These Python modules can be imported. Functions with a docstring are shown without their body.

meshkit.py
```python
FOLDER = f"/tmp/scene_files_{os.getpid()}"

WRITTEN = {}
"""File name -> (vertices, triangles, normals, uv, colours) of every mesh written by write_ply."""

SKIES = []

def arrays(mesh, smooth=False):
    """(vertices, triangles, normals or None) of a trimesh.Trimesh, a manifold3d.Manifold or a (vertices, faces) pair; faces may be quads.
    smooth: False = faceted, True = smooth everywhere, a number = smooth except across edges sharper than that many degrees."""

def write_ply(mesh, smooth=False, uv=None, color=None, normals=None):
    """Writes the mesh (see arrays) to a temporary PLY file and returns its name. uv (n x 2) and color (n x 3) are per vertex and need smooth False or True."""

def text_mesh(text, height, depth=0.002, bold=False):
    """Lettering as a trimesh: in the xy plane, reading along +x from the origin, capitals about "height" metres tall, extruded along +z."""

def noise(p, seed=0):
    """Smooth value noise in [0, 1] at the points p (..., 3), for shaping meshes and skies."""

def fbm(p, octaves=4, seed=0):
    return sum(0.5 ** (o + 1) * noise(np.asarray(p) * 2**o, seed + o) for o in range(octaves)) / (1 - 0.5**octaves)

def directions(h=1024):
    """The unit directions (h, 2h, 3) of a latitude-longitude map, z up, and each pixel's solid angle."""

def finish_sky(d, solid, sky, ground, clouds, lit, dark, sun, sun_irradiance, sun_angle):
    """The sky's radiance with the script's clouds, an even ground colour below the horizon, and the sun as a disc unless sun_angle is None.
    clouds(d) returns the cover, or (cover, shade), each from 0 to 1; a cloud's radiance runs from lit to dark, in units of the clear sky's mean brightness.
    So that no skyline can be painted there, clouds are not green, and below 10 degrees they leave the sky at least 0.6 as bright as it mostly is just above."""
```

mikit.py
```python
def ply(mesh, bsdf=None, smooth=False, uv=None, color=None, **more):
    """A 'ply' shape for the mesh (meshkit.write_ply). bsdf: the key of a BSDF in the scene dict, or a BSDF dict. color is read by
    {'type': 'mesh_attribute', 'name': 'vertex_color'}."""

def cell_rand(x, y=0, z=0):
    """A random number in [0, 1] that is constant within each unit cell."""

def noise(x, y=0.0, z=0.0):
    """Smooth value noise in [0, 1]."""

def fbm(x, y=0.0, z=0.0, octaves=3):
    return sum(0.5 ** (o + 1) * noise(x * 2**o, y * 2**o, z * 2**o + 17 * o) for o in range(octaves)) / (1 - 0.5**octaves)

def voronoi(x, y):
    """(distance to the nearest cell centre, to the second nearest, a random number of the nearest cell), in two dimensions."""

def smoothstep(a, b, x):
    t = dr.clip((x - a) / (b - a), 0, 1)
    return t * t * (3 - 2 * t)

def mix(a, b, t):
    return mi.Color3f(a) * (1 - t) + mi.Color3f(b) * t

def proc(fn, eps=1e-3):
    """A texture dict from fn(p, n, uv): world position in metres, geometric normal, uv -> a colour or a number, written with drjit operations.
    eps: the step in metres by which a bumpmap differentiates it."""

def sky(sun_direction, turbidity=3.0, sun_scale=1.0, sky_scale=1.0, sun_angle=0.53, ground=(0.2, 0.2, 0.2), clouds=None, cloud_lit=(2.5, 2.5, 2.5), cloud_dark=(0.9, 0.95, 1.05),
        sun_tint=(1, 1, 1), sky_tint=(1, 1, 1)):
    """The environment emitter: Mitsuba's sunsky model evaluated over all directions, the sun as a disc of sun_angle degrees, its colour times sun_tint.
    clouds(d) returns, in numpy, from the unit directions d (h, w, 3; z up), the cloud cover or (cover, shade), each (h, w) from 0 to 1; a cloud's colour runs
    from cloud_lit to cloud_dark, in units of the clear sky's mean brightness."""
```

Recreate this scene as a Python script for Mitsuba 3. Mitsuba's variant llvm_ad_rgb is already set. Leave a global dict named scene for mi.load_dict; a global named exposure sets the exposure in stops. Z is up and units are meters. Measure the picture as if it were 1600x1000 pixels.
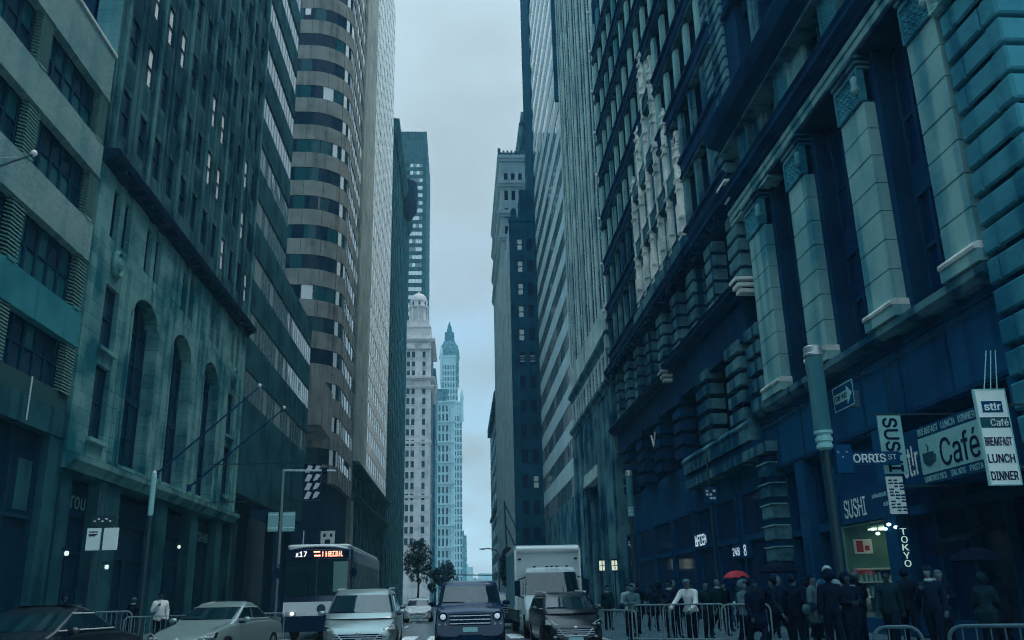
import math, random
import numpy as np
import trimesh
import manifold3d as m3
import drjit as dr
import mitsuba as mi
import mikit, meshkit
from mikit import proc, noise, fbm, smoothstep, mix

# ---------------------------------------------------------------- camera, sky, exposure
EYE = 1.40
YAW, PITCH, ROLL = 0.0625747, 0.304511, -0.0220610
_cy, _sy, _cp, _sp, _cr, _sr = math.cos(YAW), math.sin(YAW), math.cos(PITCH), math.sin(PITCH), math.cos(ROLL), math.sin(ROLL)
FWD = np.array([_sy * _cp, _cy * _cp, _sp])
_rt = np.array([_cy, -_sy, 0.0])
_up = np.cross(_rt, FWD)
UP = -_sr * _rt + _cr * _up
T = mi.ScalarTransform4f
scene, labels = {}, {}
scene['camera'] = {'type': 'perspective', 'fov': 60.24, 'fov_axis': 'x', 'near_clip': 0.1, 'far_clip': 5000.0,
                   'to_world': T().look_at(origin=[0, 0, EYE], target=[float(FWD[0]), float(FWD[1]), EYE + float(FWD[2])], up=[float(v) for v in UP])}


def cloud_deck(d):
    # closed overcast: brightest towards the zenith, a little brighter again in the haze at the horizon, with a soft mottle
    z = np.clip(d[..., 2], 0, 1)
    mott = meshkit.fbm(np.stack([d[..., 0] / (z + .25), d[..., 1] / (z + .25), z * 0], -1) * 4.5, 5, 5)
    shade = 0.98 - z ** 3.6 - .13 * np.clip(1 - z / .25, 0, 1) + (mott - .5) * .26
    return np.clip(.92 + (mott - .5) * .6, 0, 1), np.clip(shade, 0, 1)


scene['sky'] = mikit.sky((0.35, 0.1, 0.93), turbidity=4, sky_tint=(.55, .72, .74), sun_scale=0.12, sun_angle=18, clouds=cloud_deck,
                         cloud_lit=(2.45, 3.6, 4.25), cloud_dark=(0.73, 0.87, 0.965), ground=(0.12, 0.14, 0.16))
exposure = 3.05
rng = random.Random(7)
# ---------------------------------------------------------------- helpers
_count = {}


def unique(name):
    """The name, or the name with the next three-digit number if it is taken."""
    if name not in _count:
        _count[name] = 0
        return name
    _count[name] += 1
    return '%s_%03d' % (name, _count[name])


def tag(key, label=None, cat=None, group=None, kind=None):
    d = labels.setdefault(key, {})
    for k, v in (('label', label), ('category', cat), ('group', group), ('kind', kind)):
        if v:
            d[k] = v
    return key


def thing(name, label, cat, group=None):
    return tag(unique(name), label, cat, group)


def join(parts):
    vs, fs, n = [], [], 0
    for v, f in parts:
        vs.append(v)
        fs.append(np.asarray(f) + n)
        n += len(v)
    return np.vstack(vs), np.vstack(fs)


def put(name, parent, mesh, mat, smooth=False, **more):
    key = unique(parent + '__' + name if parent else name)
    if isinstance(mesh, list):
        mesh = join(mesh)
    scene[key] = mikit.ply(mesh, mat, smooth=smooth, **more)
    return key


def put_dict(name, parent, d, pos):
    key = unique(parent + '__' + name if parent else name)
    scene[key] = {**d, 'to_world': T().translate([float(x) for x in pos])}
    return key


_BF = np.array([[0, 2, 3], [0, 3, 1], [4, 5, 7], [4, 7, 6], [0, 1, 5], [0, 5, 4], [2, 6, 7], [2, 7, 3], [0, 4, 6], [0, 6, 2], [1, 3, 7], [1, 7, 5]])


def bx(a0, a1, b0, b1, c0, c1):
    """A box over three ranges, as (vertices, faces)."""
    v = np.array([[x, y, z] for z in (c0, c1) for y in (b0, b1) for x in (a0, a1)], float)
    return v, _BF.copy()


def cb(s0, s1, z0, z1, d0, d1, c):
    """A stone: a block whose front edges are bevelled by c."""
    r = lambda i, d: [[s0 + i, z0 + i, d], [s1 - i, z0 + i, d], [s1 - i, z1 - i, d], [s0 + i, z1 - i, d]]
    v = np.array(r(0, d0) + r(0, d1 - c) + r(c, d1), float)
    f = []
    for k in (0, 4):
        for i in range(4):
            j = (i + 1) % 4
            f += [[k + i, k + j, k + 4 + j], [k + i, k + 4 + j, k + 4 + i]]
    f += [[8, 9, 10], [8, 10, 11], [0, 2, 1], [0, 3, 2]]
    return v, np.array(f)


class Fac:
    """A wall plane: local (s along the wall, z up, d out of the wall) to the world."""

    def __init__(self, o, u, n):
        self.o, self.u, self.n = (np.array([*a, 0.0]) for a in (o, u, n))
        self.m = np.stack([self.u, [0, 0, 1.0], self.n])
        self.flip = np.linalg.det(self.m) < 0
        self.id = (tuple(u), tuple(n))

    def P(self, s, z, d=0.0):
        return self.o + s * self.u + np.array([0, 0, z]) + d * self.n

    def __call__(self, parts, base=True):
        v, f = join(parts) if isinstance(parts, list) else parts
        w = v @ self.m + (self.o if base else 0)
        return w, (f[:, ::-1] if self.flip else f)


LW = Fac((-14.5, 0), (0, 1), (1, 0))
RW = Fac((12.0, 0), (0, 1), (-1, 0))


def south(y):
    return Fac((0, y), (1, 0), (0, -1))


_cache = {}


def stamp(fac, name, parent, ck, parts, mat, s, z, d=0.0, smooth=False):
    """A piece modelled at the local origin and shared by all its repeats on walls of the same direction."""
    ck = (fac.id, ck, mat)
    if ck not in _cache:
        _cache[ck] = mikit.ply(fac(parts() if callable(parts) else parts, base=False), mat, smooth=smooth)
    return put_dict(name, parent, _cache[ck], fac.P(s, z, d))


def ring(w, h, t, d0, d1):
    return [bx(0, t, 0, h, d0, d1), bx(w - t, w, 0, h, d0, d1), bx(t, w - t, 0, t, d0, d1), bx(t, w - t, h - t, h, d0, d1)]


def window(fac, B, a, b, z0, z1, dep, style='sash', frame='frame_navy', glass='glass', name='window'):
    w, h = round(b - a, 3), round(z1 - z0, 3)
    if style == 'pane':
        return stamp(fac, name, B, ('p', w, h), [bx(0, w, 0, h, -.08, 0)], glass, a, z0, -dep)
    t = .07 if w < 2.2 else .09
    fr = ring(w, h, t, -.10, .0)
    ps = [(t, w - t, t, h - t)]
    if style == 'sash':
        fr.append(bx(t, w - t, h * .5 - .035, h * .5 + .035, -.09, .015))
        ps = [(t, w - t, t, h * .5 - .035), (t, w - t, h * .5 + .035, h - t)]
    elif style == 'mull':
        n = max(2, int(round(w / 1.1)))
        ps = []
        for i in range(n):
            x0, x1 = (t if i == 0 else w * i / n + .03), (w - t if i == n - 1 else w * (i + 1) / n - .03)
            ps.append((x0, x1, t, h - t))
            if i:
                fr.append(bx(w * i / n - .03, w * i / n + .03, t, h - t, -.09, .01))
    elif style == 'grid':
        n, m = max(2, int(round(w / 1.0))), max(2, int(round(h / 1.6)))
        for i in range(1, n):
            fr.append(bx(w * i / n - .03, w * i / n + .03, t, h - t, -.09, .012))
        for j in range(1, m):
            fr.append(bx(t, w - t, h * j / m - .045, h * j / m + .045, -.09, .008))
    k = stamp(fac, name, B, (style, w, h), fr, frame, a, z0, -dep)
    for p in ps:
        g = glass if isinstance(glass, str) else rng.choice(glass)
        stamp(fac, 'pane', k, ('g', style, w, h, p), [bx(p[0], p[1], p[2], p[3], -.07, -.05)], g, a, z0, -dep)
    return k


def wall_grid(fac, B, cols, rows, s0, s1, z0, z1, mat, thick=.45, back=.04, name='wall'):
    """The solid part of a wall with openings cols x rows: piers and, a little behind them, spandrels."""
    out, x = [], s0
    for a, b in cols:
        if a > x + 1e-6:
            out.append(bx(x, a, z0, z1, -thick, 0))
        zz = z0
        for r0, r1 in rows:
            if r0 > zz + 1e-6:
                out.append(bx(a, b, zz, r0, -thick, -back))
            zz = r1
        if z1 > zz + 1e-6:
            out.append(bx(a, b, zz, z1, -thick, -back))
        x = b
    if s1 > x + 1e-6:
        out.append(bx(x, s1, z0, z1, -thick, 0))
    return put(name, B, fac(out), mat)


def prism(fac, s0, s1, pts):
    """A moulding: the outline pts [(d, z), ...] drawn along the wall from s0 to s1."""
    p = np.array(pts, float)
    if np.sum(p[:, 0] * np.roll(p[:, 1], -1) - np.roll(p[:, 0], -1) * p[:, 1]) < 0:
        p = p[::-1]
    n = len(p)
    import shapely
    tri = trimesh.creation.triangulate_polygon(shapely.Polygon(p), engine='earcut')
    pv, pf = np.asarray(tri[0]), np.asarray(tri[1])
    idx = [int(np.argmin(((p - q) ** 2).sum(1))) for q in pv]
    pf = np.array(idx)[pf]
    a2 = (p[pf[:, 1]] - p[pf[:, 0]])
    b2 = (p[pf[:, 2]] - p[pf[:, 0]])
    ccw = (a2[:, 0] * b2[:, 1] - a2[:, 1] * b2[:, 0]) > 0
    pf = np.where(ccw[:, None], pf, pf[:, ::-1])
    v = np.vstack([np.column_stack([np.full(n, s), p[:, 1], p[:, 0]]) for s in (s0, s1)])
    f = []
    for i in range(n):
        j = (i + 1) % n
        f += [[i, n + j, j], [i, n + i, n + j]]
    # local frame is (s, z, d): outline (d, z) counter-clockwise seen with d right, z up
    f = np.vstack([np.array(f), pf, pf[:, ::-1] + n])
    return fac((v, f[:, ::-1]))


def studs(fac, s0, s1, z0, z1, d, amp, pitch):
    """A crisp carved panel: a frame, a ground and rows of cut diamonds."""
    ns, nz = max(1, int(round((s1 - s0 - .08) / pitch))), max(1, int(round((z1 - z0 - .08) / pitch)))
    out = [bx(s0, s1, z0, z1, d - .15, d)]
    t = min(.05, (s1 - s0) * .1)
    out += [bx(s0, s0 + t, z0, z1, d - .1, d + amp * .8), bx(s1 - t, s1, z0, z1, d - .1, d + amp * .8), bx(s0 + t, s1 - t, z0, z0 + t, d - .1, d + amp * .8), bx(s0 + t, s1 - t, z1 - t, z1, d - .1, d + amp * .8)]
    a, b = (s1 - s0 - 2 * t) / ns, (z1 - z0 - 2 * t) / nz
    for i in range(ns):
        for j in range(nz):
            c, e = s0 + t + a * (i + .5), z0 + t + b * (j + .5)
            k = .46 if (i + j) % 2 else .34
            out.append((np.array([[c - a * k, e, d], [c, e - b * k, d], [c + a * k, e, d], [c, e + b * k, d], [c + a * .06, e + b * .08, d + amp * (1 if (i + j) % 2 else .7)]]), np.array([[0, 1, 4], [1, 2, 4], [2, 3, 4], [3, 0, 4]])))
    return fac(out)


def lathe(center, profile, sides=12):
    """A turned shape round a vertical axis; profile [(radius, z), ...] from below to above."""
    a = np.arange(sides) * 2 * np.pi / sides
    v, f = [], []
    for r, z in profile:
        v.append(np.column_stack([center[0] + r * np.cos(a), center[1] + r * np.sin(a), np.full(sides, center[2] + z)]))
    m = len(profile)
    for k in range(m - 1):
        for i in range(sides):
            j = (i + 1) % sides
            f += [[k * sides + i, k * sides + j, (k + 1) * sides + j], [k * sides + i, (k + 1) * sides + j, (k + 1) * sides + i]]
    v = np.vstack(v + [np.array([[center[0], center[1], center[2] + profile[0][1]], [center[0], center[1], center[2] + profile[-1][1]]])])
    for i in range(sides):
        j = (i + 1) % sides
        f += [[m * sides, j, i], [m * sides + 1, (m - 1) * sides + i, (m - 1) * sides + j]]
    return v, np.array(f)


def turned(fac, s, z, d, profile, sides=12):
    """A lathe shape standing in front of a wall."""
    return lathe(fac.P(s, z, d), profile, sides)


def tube(pts, r, sides=8):
    p = np.asarray(pts, float)
    r = np.broadcast_to(np.asarray(r, float), (len(p),))
    t = np.gradient(p, axis=0)
    t /= np.linalg.norm(t, axis=1, keepdims=True) + 1e-12
    ref = np.array([0.0, 0, 1]) if abs(t[:, 2]).max() < .95 else np.array([1.0, 0.13, 0])
    a = np.cross(t, ref)
    a /= np.linalg.norm(a, axis=1, keepdims=True) + 1e-12
    b = np.cross(t, a)
    th = np.arange(sides) * 2 * np.pi / sides
    v = p[:, None] + r[:, None, None] * (np.cos(th)[None, :, None] * a[:, None] + np.sin(th)[None, :, None] * b[:, None])
    f = []
    for i in range(len(p) - 1):
        for k in range(sides):
            l = (k + 1) % sides
            f += [[i * sides + k, i * sides + l, (i + 1) * sides + l], [i * sides + k, (i + 1) * sides + l, (i + 1) * sides + k]]
    n = len(p) * sides
    v = np.vstack([v.reshape(-1, 3), p[[0, -1]]])
    for k in range(sides):
        l = (k + 1) % sides
        f += [[n, l, k], [n + 1, n - sides + k, n - sides + l]]
    return v, np.array(f)[:, ::-1]


def text_on(fac, parent, txt, s, z, d, h, mat, width=None, rev=False, bold=False, name='lettering', vertical=False, depth=.012):
    """Lettering on a wall plane that reads left to right for someone facing the wall, its left end at s."""
    m = meshkit.text_mesh(txt, h, depth, bold)
    v, f = np.array(m.vertices), np.array(m.faces)
    if width:
        v[:, 0] *= width / (v[:, 0].max() - v[:, 0].min())
    v[:, 0] -= v[:, 0].min()
    sgn = -1 if fac.flip else 1
    if vertical:      # turned a quarter turn clockwise: reads downwards
        v = np.column_stack([v[:, 1], -v[:, 0], v[:, 2]])
    loc = np.column_stack([s + sgn * v[:, 0], z + v[:, 1], d + v[:, 2]])
    w, ff = fac((loc, f))
    if fac.flip:
        ff = ff[:, ::-1]
    return put(name, parent, (w, ff), mat)


def glyphs(fac, s, z, d, w, h, n, seed, depth=.012):
    """Unreadable lettering: n marks of a few strokes each, as far-off writing looks."""
    g = random.Random(seed)
    sgn = -1 if fac.flip else 1
    out, p, t = [], w / n, h * .16
    for i in range(n):
        a, b = i * p + p * .08, (i + 1) * p - p * .08
        st = [(a, a + t, 0, h)] if g.random() < .8 else [((a + b - t) / 2, (a + b + t) / 2, 0, h)]
        for q in (0, .42, .84):
            if g.random() < .62:
                st.append((a + t * 1.01, b, h * q, h * q + t))
        if g.random() < .45:
            st.append((b - t, b, h * .16 + .001, h * .83))
        for x0, x1, y0, y1 in st:
            u0, u1 = sorted((s + sgn * x0, s + sgn * x1))
            out.append(bx(u0, u1, z + y0, z + y1, d, d + depth))
    return fac(out)


# ---------------------------------------------------------------- materials
def mat(name, rgb, rough=.7, **kw):
    scene[name] = {'type': 'twosided', 'bsdf': {'type': 'principled', 'base_color': {'type': 'rgb', 'value': list(rgb)}, 'roughness': rough, 'specular': .08, **kw}}


def stone_fn(base, dark, blotch, streak, ashlar=0.0):
    base, dark = [float(x) for x in base], [float(x) for x in dark]

    def fn(p, n, uv):
        a = fbm(p.x * .55, p.y * .55, p.z * .55, 3)
        g = noise(p.x * 7.0, p.y * 7.0, p.z * 7.0)
        s = noise(p.x * 2.6, p.y * 2.6, p.z * .12)
        f = noise(p.x * 1.1 + p.y * 1.1, p.z * .5, 7.3)
        k = dr.clip((a - .5) * 2.4 * blotch + smoothstep(.45, .8, s) * streak * (.5 + f) + (g - .5) * .35 * blotch + .28 * blotch, 0, 1)
        if ashlar:     # joints too fine to model at this distance
            row = dr.floor(p.z / ashlar)
            u = (p.x + p.y) / (ashlar * 1.9) + .5 * (row - 2 * dr.floor(row / 2))
            fz, fu = p.z / ashlar - row, u - dr.floor(u)
            tone = mikit.cell_rand(dr.floor(u), row, 5)
            k = dr.clip(k + (tone - .5) * .28 + dr.select((fz < .05) | (fu < .028), mi.Float(.45), mi.Float(0)), 0, 1)
        return mix(base, dark, k)
    return fn


def stone(name, base, dark, blotch=.8, streak=.5, rough=.85, bump=0.0, ashlar=0.0):
    b = {'type': 'principled', 'base_color': proc(stone_fn(base, dark, blotch, streak, ashlar)), 'roughness': rough, 'specular': .06}
    if bump:
        b = {'type': 'bumpmap', 'arbitrary': proc(lambda p, n, uv: fbm(p.x * 9, p.y * 9, p.z * 9, 3), .01), 'scale': bump, 'nested': b}
    scene[name] = {'type': 'twosided', 'bsdf': b}


def brick_fn(p, n, uv):
    h = p.x + p.y
    row = dr.floor(p.z / .075)
    u = h / .22 + .5 * (row - 2 * dr.floor(row / 2))
    fz, fu = p.z / .075 - row, u - dr.floor(u)
    r = mikit.cell_rand(dr.floor(u), row, 3)
    a = fbm(p.x * .5, p.y * .5, p.z * .5, 3)
    s = noise(p.y * 2.4, p.x * 2.4, p.z * .15)
    joint = dr.select((fz < .14) | (fu < .06), mi.Float(1), mi.Float(0))
    c = mix((.22, .36, .355), (.07, .20, .23), dr.clip(r * .55 + (a - .4) * 1.0 + smoothstep(.5, .85, s) * .35, 0, 1))
    return mix(c, (.05, .15, .18), joint * .8)


scene['brick_pale'] = {'type': 'twosided', 'bsdf': {'type': 'principled', 'base_color': proc(brick_fn), 'roughness': .9, 'specular': .25}}
stone('stone_left', (.125, .30, .31), (.006, .105, .145), .9, .45, ashlar=.62)
stone('band_teal', (.03, .20, .24), (.008, .11, .15), .8, .5)          # limestone of the arched building
stone('brick_left', (.045, .14, .16), (.002, .042, .07), 1.1, .7)          # its upper storeys
stone('teal_wall', (.014, .09, .118), (.001, .04, .066), .9, .6)
stone('concrete_brown', (.29, .30, .285), (.12, .135, .137), .6, .45)
stone('pillar_stone', (.40, .43, .385), (.22, .27, .255), .7, .5)
stone('lattice_white', (.82, .82, .80), (.62, .65, .64), .5, .4)
stone('stone_right', (.27, .50, .49), (.06, .25, .31), .55, .75, bump=.006)  # pilasters
stone('stone_rust', (.06, .29, .36), (.008, .12, .20), .75, .5, bump=.014)   # rusticated corner
stone('stone_blue', (.10, .25, .29), (.004, .065, .125), 1.1, .7)
stone('stone_pale', (.84, .87, .80), (.30, .42, .43), .8, .5)                  # ornate bay
stone('stone_rib', (.50, .64, .60), (.17, .32, .35), .7, .4)                   # ribbed tower
stone('stone_navy', (.003, .052, .125), (.0003, .022, .08), .9, .4)
stone('dark_brick', (.006, .06, .10), (.001, .03, .06), .9, .4)
stone('brick_blue', (.006, .105, .18), (.001, .055, .12), .9, .4)
stone('stone_far', (.68, .65, .65), (.42, .43, .45), .7, .4)
stone('stone_cyan', (.47, .66, .70), (.28, .46, .53), .6, .3)
mat('frame_navy', (.002, .045, .14), .6)
mat('frame_teal', (.02, .075, .085), .5)
mat('frame_grey', (.20, .27, .28), .5)
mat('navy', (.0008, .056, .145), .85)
stone('navy_lifted', (.003, .085, .19), (.0006, .045, .12), .8, .5)  # dark navy with its colour brightened to lift the shaded street level
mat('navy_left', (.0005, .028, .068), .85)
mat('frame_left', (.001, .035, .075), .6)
mat('rail_metal', (.17, .25, .28), .4)
mat('blind', (.84, .86, .85), .8)
mat('blind_teal', (.11, .25, .25), .8)
mat('white', (.78, .80, .80), .6)
mat('white_sign', (.74, .88, .85), .6)
mat('sign_teal', (.27, .56, .57), .6)
mat('black', (.0005, .018, .05), .6)
mat('metal', (.42, .50, .52), .35, metallic=.6)
mat('metal_dark', (.03, .07, .09), .4, metallic=.3)
mat('coping', (.70, .76, .74), .4, metallic=.4)
mat('rubber', (.012, .014, .016), .85)


def glassy(name, rgb, rough=.06, spec=.6, wave=.0):
    b = {'type': 'principled', 'base_color': {'type': 'rgb', 'value': list(rgb)}, 'roughness': rough, 'specular': spec}
    if wave:
        b = {'type': 'bumpmap', 'arbitrary': proc(lambda p, n, uv: noise(p.x * .9 + 3, p.y * .9, p.z * .7), .02), 'scale': wave, 'nested': b}
    scene[name] = {'type': 'twosided', 'bsdf': b}


mat('glass_dull', (.002, .055, .12), .6)
glassy('glass', (.0003, .024, .095), .1, .2)
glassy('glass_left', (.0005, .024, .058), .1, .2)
glassy('glass_teal', (.004, .085, .11), .1, .3)
glassy('glass_sky', (.02, .06, .085), .03, .95, .012)
glassy('glass_grey', (.16, .21, .22), .12, .7)
glassy('car_glass', (.003, .018, .028), .03, 1.0)
# ================================================================ the west (left) side of the street
def core(fac, B, s0, s1, z0, z1, d0, depth, m):
    return put('core', B, fac(bx(s0, s1, z0, z1, d0 - depth, d0)), m)


# ---- low building with brick bands and louvred corners (nearest on the left)
B = thing('office_building', 'low office building with pale brick bands and slatted louvres at the left edge', 'building')
TOPZ = 23.55
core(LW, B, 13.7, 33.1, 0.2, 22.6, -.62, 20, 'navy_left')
bands = [(21.45, TOPZ), (17.95, 19.35), (14.35, 15.85), (10.85, 12.15)]
for z0, z1 in bands:
    k = put('brick_band', B, LW([bx(13.5, 33.2, z0, z1, -.6, 0), bx(13.5, 33.2, z0 - .06, z0 - .001, -.5, .035)]), 'brick_pale' if z0 > 11 else 'band_teal')
    for s in (16.6, 21.9, 27.3, 32.4):
        put('bracket', k, LW(bx(s, s + .5, z1 + .002, z1 + .10, -.3, .03)), 'brick_pale' if z0 > 11 else 'band_teal')
put('coping', B, LW([bx(13.4, 33.25, TOPZ + .005, TOPZ + .13, -.5, .08)]), 'coping')
put('handrail', B, LW([tube([[13.4, TOPZ + .42, -.2], [33.2, TOPZ + .42, -.2]], .035, 6)] + [tube([[s, TOPZ + .1, -.2], [s, TOPZ + .42, -.2]], .02, 5) for s in np.arange(14, 33.3, 1.6)]), 'coping')
put('sill_band', B, LW(bx(13.5, 33.2, 8.25, 8.95, -.6, -.12)), 'frame_teal')
_v, _f = bx(0, .82, -.026, .026, -.30, -.02)
tilted_slat = (_v - np.column_stack([np.zeros(8), (_v[:, 2] + .18) * .35, np.zeros(8)]), _f)
for z0, z1 in [(19.35, 21.45), (15.85, 17.95), (12.15, 14.35), (8.95, 10.85)]:
    for s in (16.6, 21.95, 27.2, 32.35):
        w = .82
        k = put('louvre', B, LW([bx(s, s + w, z0, z1, -.5, -.34)]), 'navy_left')
        for i in range(16):
            stamp(LW, 'slat', k, 'slat', [tilted_slat], 'blind_teal', s, z0 + (z1 - z0) * (i + .5) / 16)
    for a in (17.45, 22.85, 28.05):
        b = {17.45: 21.9, 22.85: 27.15, 28.05: 32.3}[a]
        n = 5
        for i in range(n):
            s0, s1 = a + (b - a) * i / n, a + (b - a) * (i + 1) / n
            k = stamp(LW, 'window', B, ('bw', round(s1 - s0, 3), round(z1 - z0, 2)), ring(s1 - s0, z1 - z0, .09, -.1, 0) + [bx(.09, s1 - s0 - .09, (z1 - z0) * .5 - .04, (z1 - z0) * .5 + .04, -.09, .01)], 'frame_left', s0, z0, -.30)
            for lo, hi in ((.09, (z1 - z0) * .5 - .04), ((z1 - z0) * .5 + .04, z1 - z0 - .09)):
                g = 'glass_teal' if rng.random() < .45 else 'glass_left'
                stamp(LW, 'pane', k, ('bp', round(s1 - s0, 3), round(lo, 2), round(hi, 2)), [bx(.09, s1 - s0 - .09, lo, hi, -.07, -.05)], g, s0, z0, -.30)
put('lintel', B, LW([bx(13.5, 33.2, 7.3, 8.25, -.6, -.02)]), 'teal_wall')
for s0, s1 in ((13.5, 14.4), (20.2, 21.0), (27.0, 28.1), (32.1, 33.2)):
    put('pier', B, LW([bx(s0, s1, 0.15, 7.295, -.6, -.05)]), 'teal_wall')
put('downpipe', B, LW(tube([[30.0, 7.4, .04], [30.0, 8.9, .04]], .03, 6)), 'metal')
for a, b in ((14.4, 20.2), (21.0, 27.0), (28.1, 32.1)):
    k = put('shop_window', B, LW([bx(a, b, .15, .7, -.58, -.3), bx(a, b, 4.3, 4.42, -.58, -.3), bx(a, a + .1, .7, 7.29, -.57, -.31), bx(b - .1, b, .7, 7.29, -.57, -.31), bx((a + b) / 2 - .05, (a + b) / 2 + .05, .7, 7.29, -.57, -.32)]), 'frame_left')
    for x0, x1 in ((a + .1, (a + b) / 2 - .05), ((a + b) / 2 + .05, b - .1)):
        for y0, y1 in ((.7, 4.3), (4.42, 7.29)):
            put('pane', k, LW(bx(x0, x1, y0, y1, -.5, -.46)), 'glass_left')
put('blind', B, LW(bx(30.9, 31.9, 4.6, 6.3, -.455, -.44)), 'teal_wall')

# ---- arched stone building with brick upper storeys
B = thing('stone_building', 'tall stone building with three deep arched windows under brick storeys on the left', 'building')
S0, S1 = 33.35, 58.85
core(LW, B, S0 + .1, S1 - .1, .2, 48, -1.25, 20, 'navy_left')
# base storey
shop = [(34.3, 37.0), (39.2, 44.0), (45.6, 49.6), (51.0, 54.9), (56.2, 58.2)]
wall_grid(LW, B, shop, [(.15, 6.15)], S0, S1, .15, 6.3, 'teal_wall', .9, .03, 'base_wall')
put('base_cornice', B, prism(LW, S0 - .05, S1 + .05, [(-.5, 6.3), (.12, 6.3), (.16, 6.42), (.36, 6.62), (.38, 6.86), (.1, 6.95), (-.5, 6.97)]), 'stone_left')
for a, b in shop:
    k = put('shop_window', B, LW(ring(b - a, 6.0, .09, -.1, 0) + [bx(.09, b - a - .09, 3.2, 3.32, -.1, .01), bx(.09, b - a - .09, 4.6, 5.75, -.1, .05)] + [bx((b - a) * .5 - .05, (b - a) * .5 + .05, .09, 3.2, -.09, .02)], base=False), 'navy_left')
    scene[k]['to_world'] = T().translate([float(x) for x in LW.P(a, .15, -.5)])
    put('pane', k, LW([bx(a + .1, b - .1, .25, 5.9, -.58, -.56)]), 'glass_left')
text_on(LW, B, 'Brou', 34.75, 5.05, -.42, .62, 'blind_teal', 1.9)
text_on(LW, B, 'rk', 39.5, 5.05, -.42, .55, 'blind_teal', .9)
labels[put('lettering', B, glyphs(LW, 51.2, 4.85, -.42, 3.5, .5, 9, 3), 'blind_teal')] = {'kind': 'stuff'}
# middle zone with arches
AR = [(38.3, 41.6), (44.0, 47.2), (49.7, 52.7)]
NARROW = [(35.1, 36.6), (55.2, 56.9)]
Z0, Z1, ZS, ZT = 7.1, 18.75, 13.9, 14.9
out = []
edges = [S0, AR[0][0], AR[0][1], AR[1][0], AR[1][1], AR[2][0], AR[2][1], S1]
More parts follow.
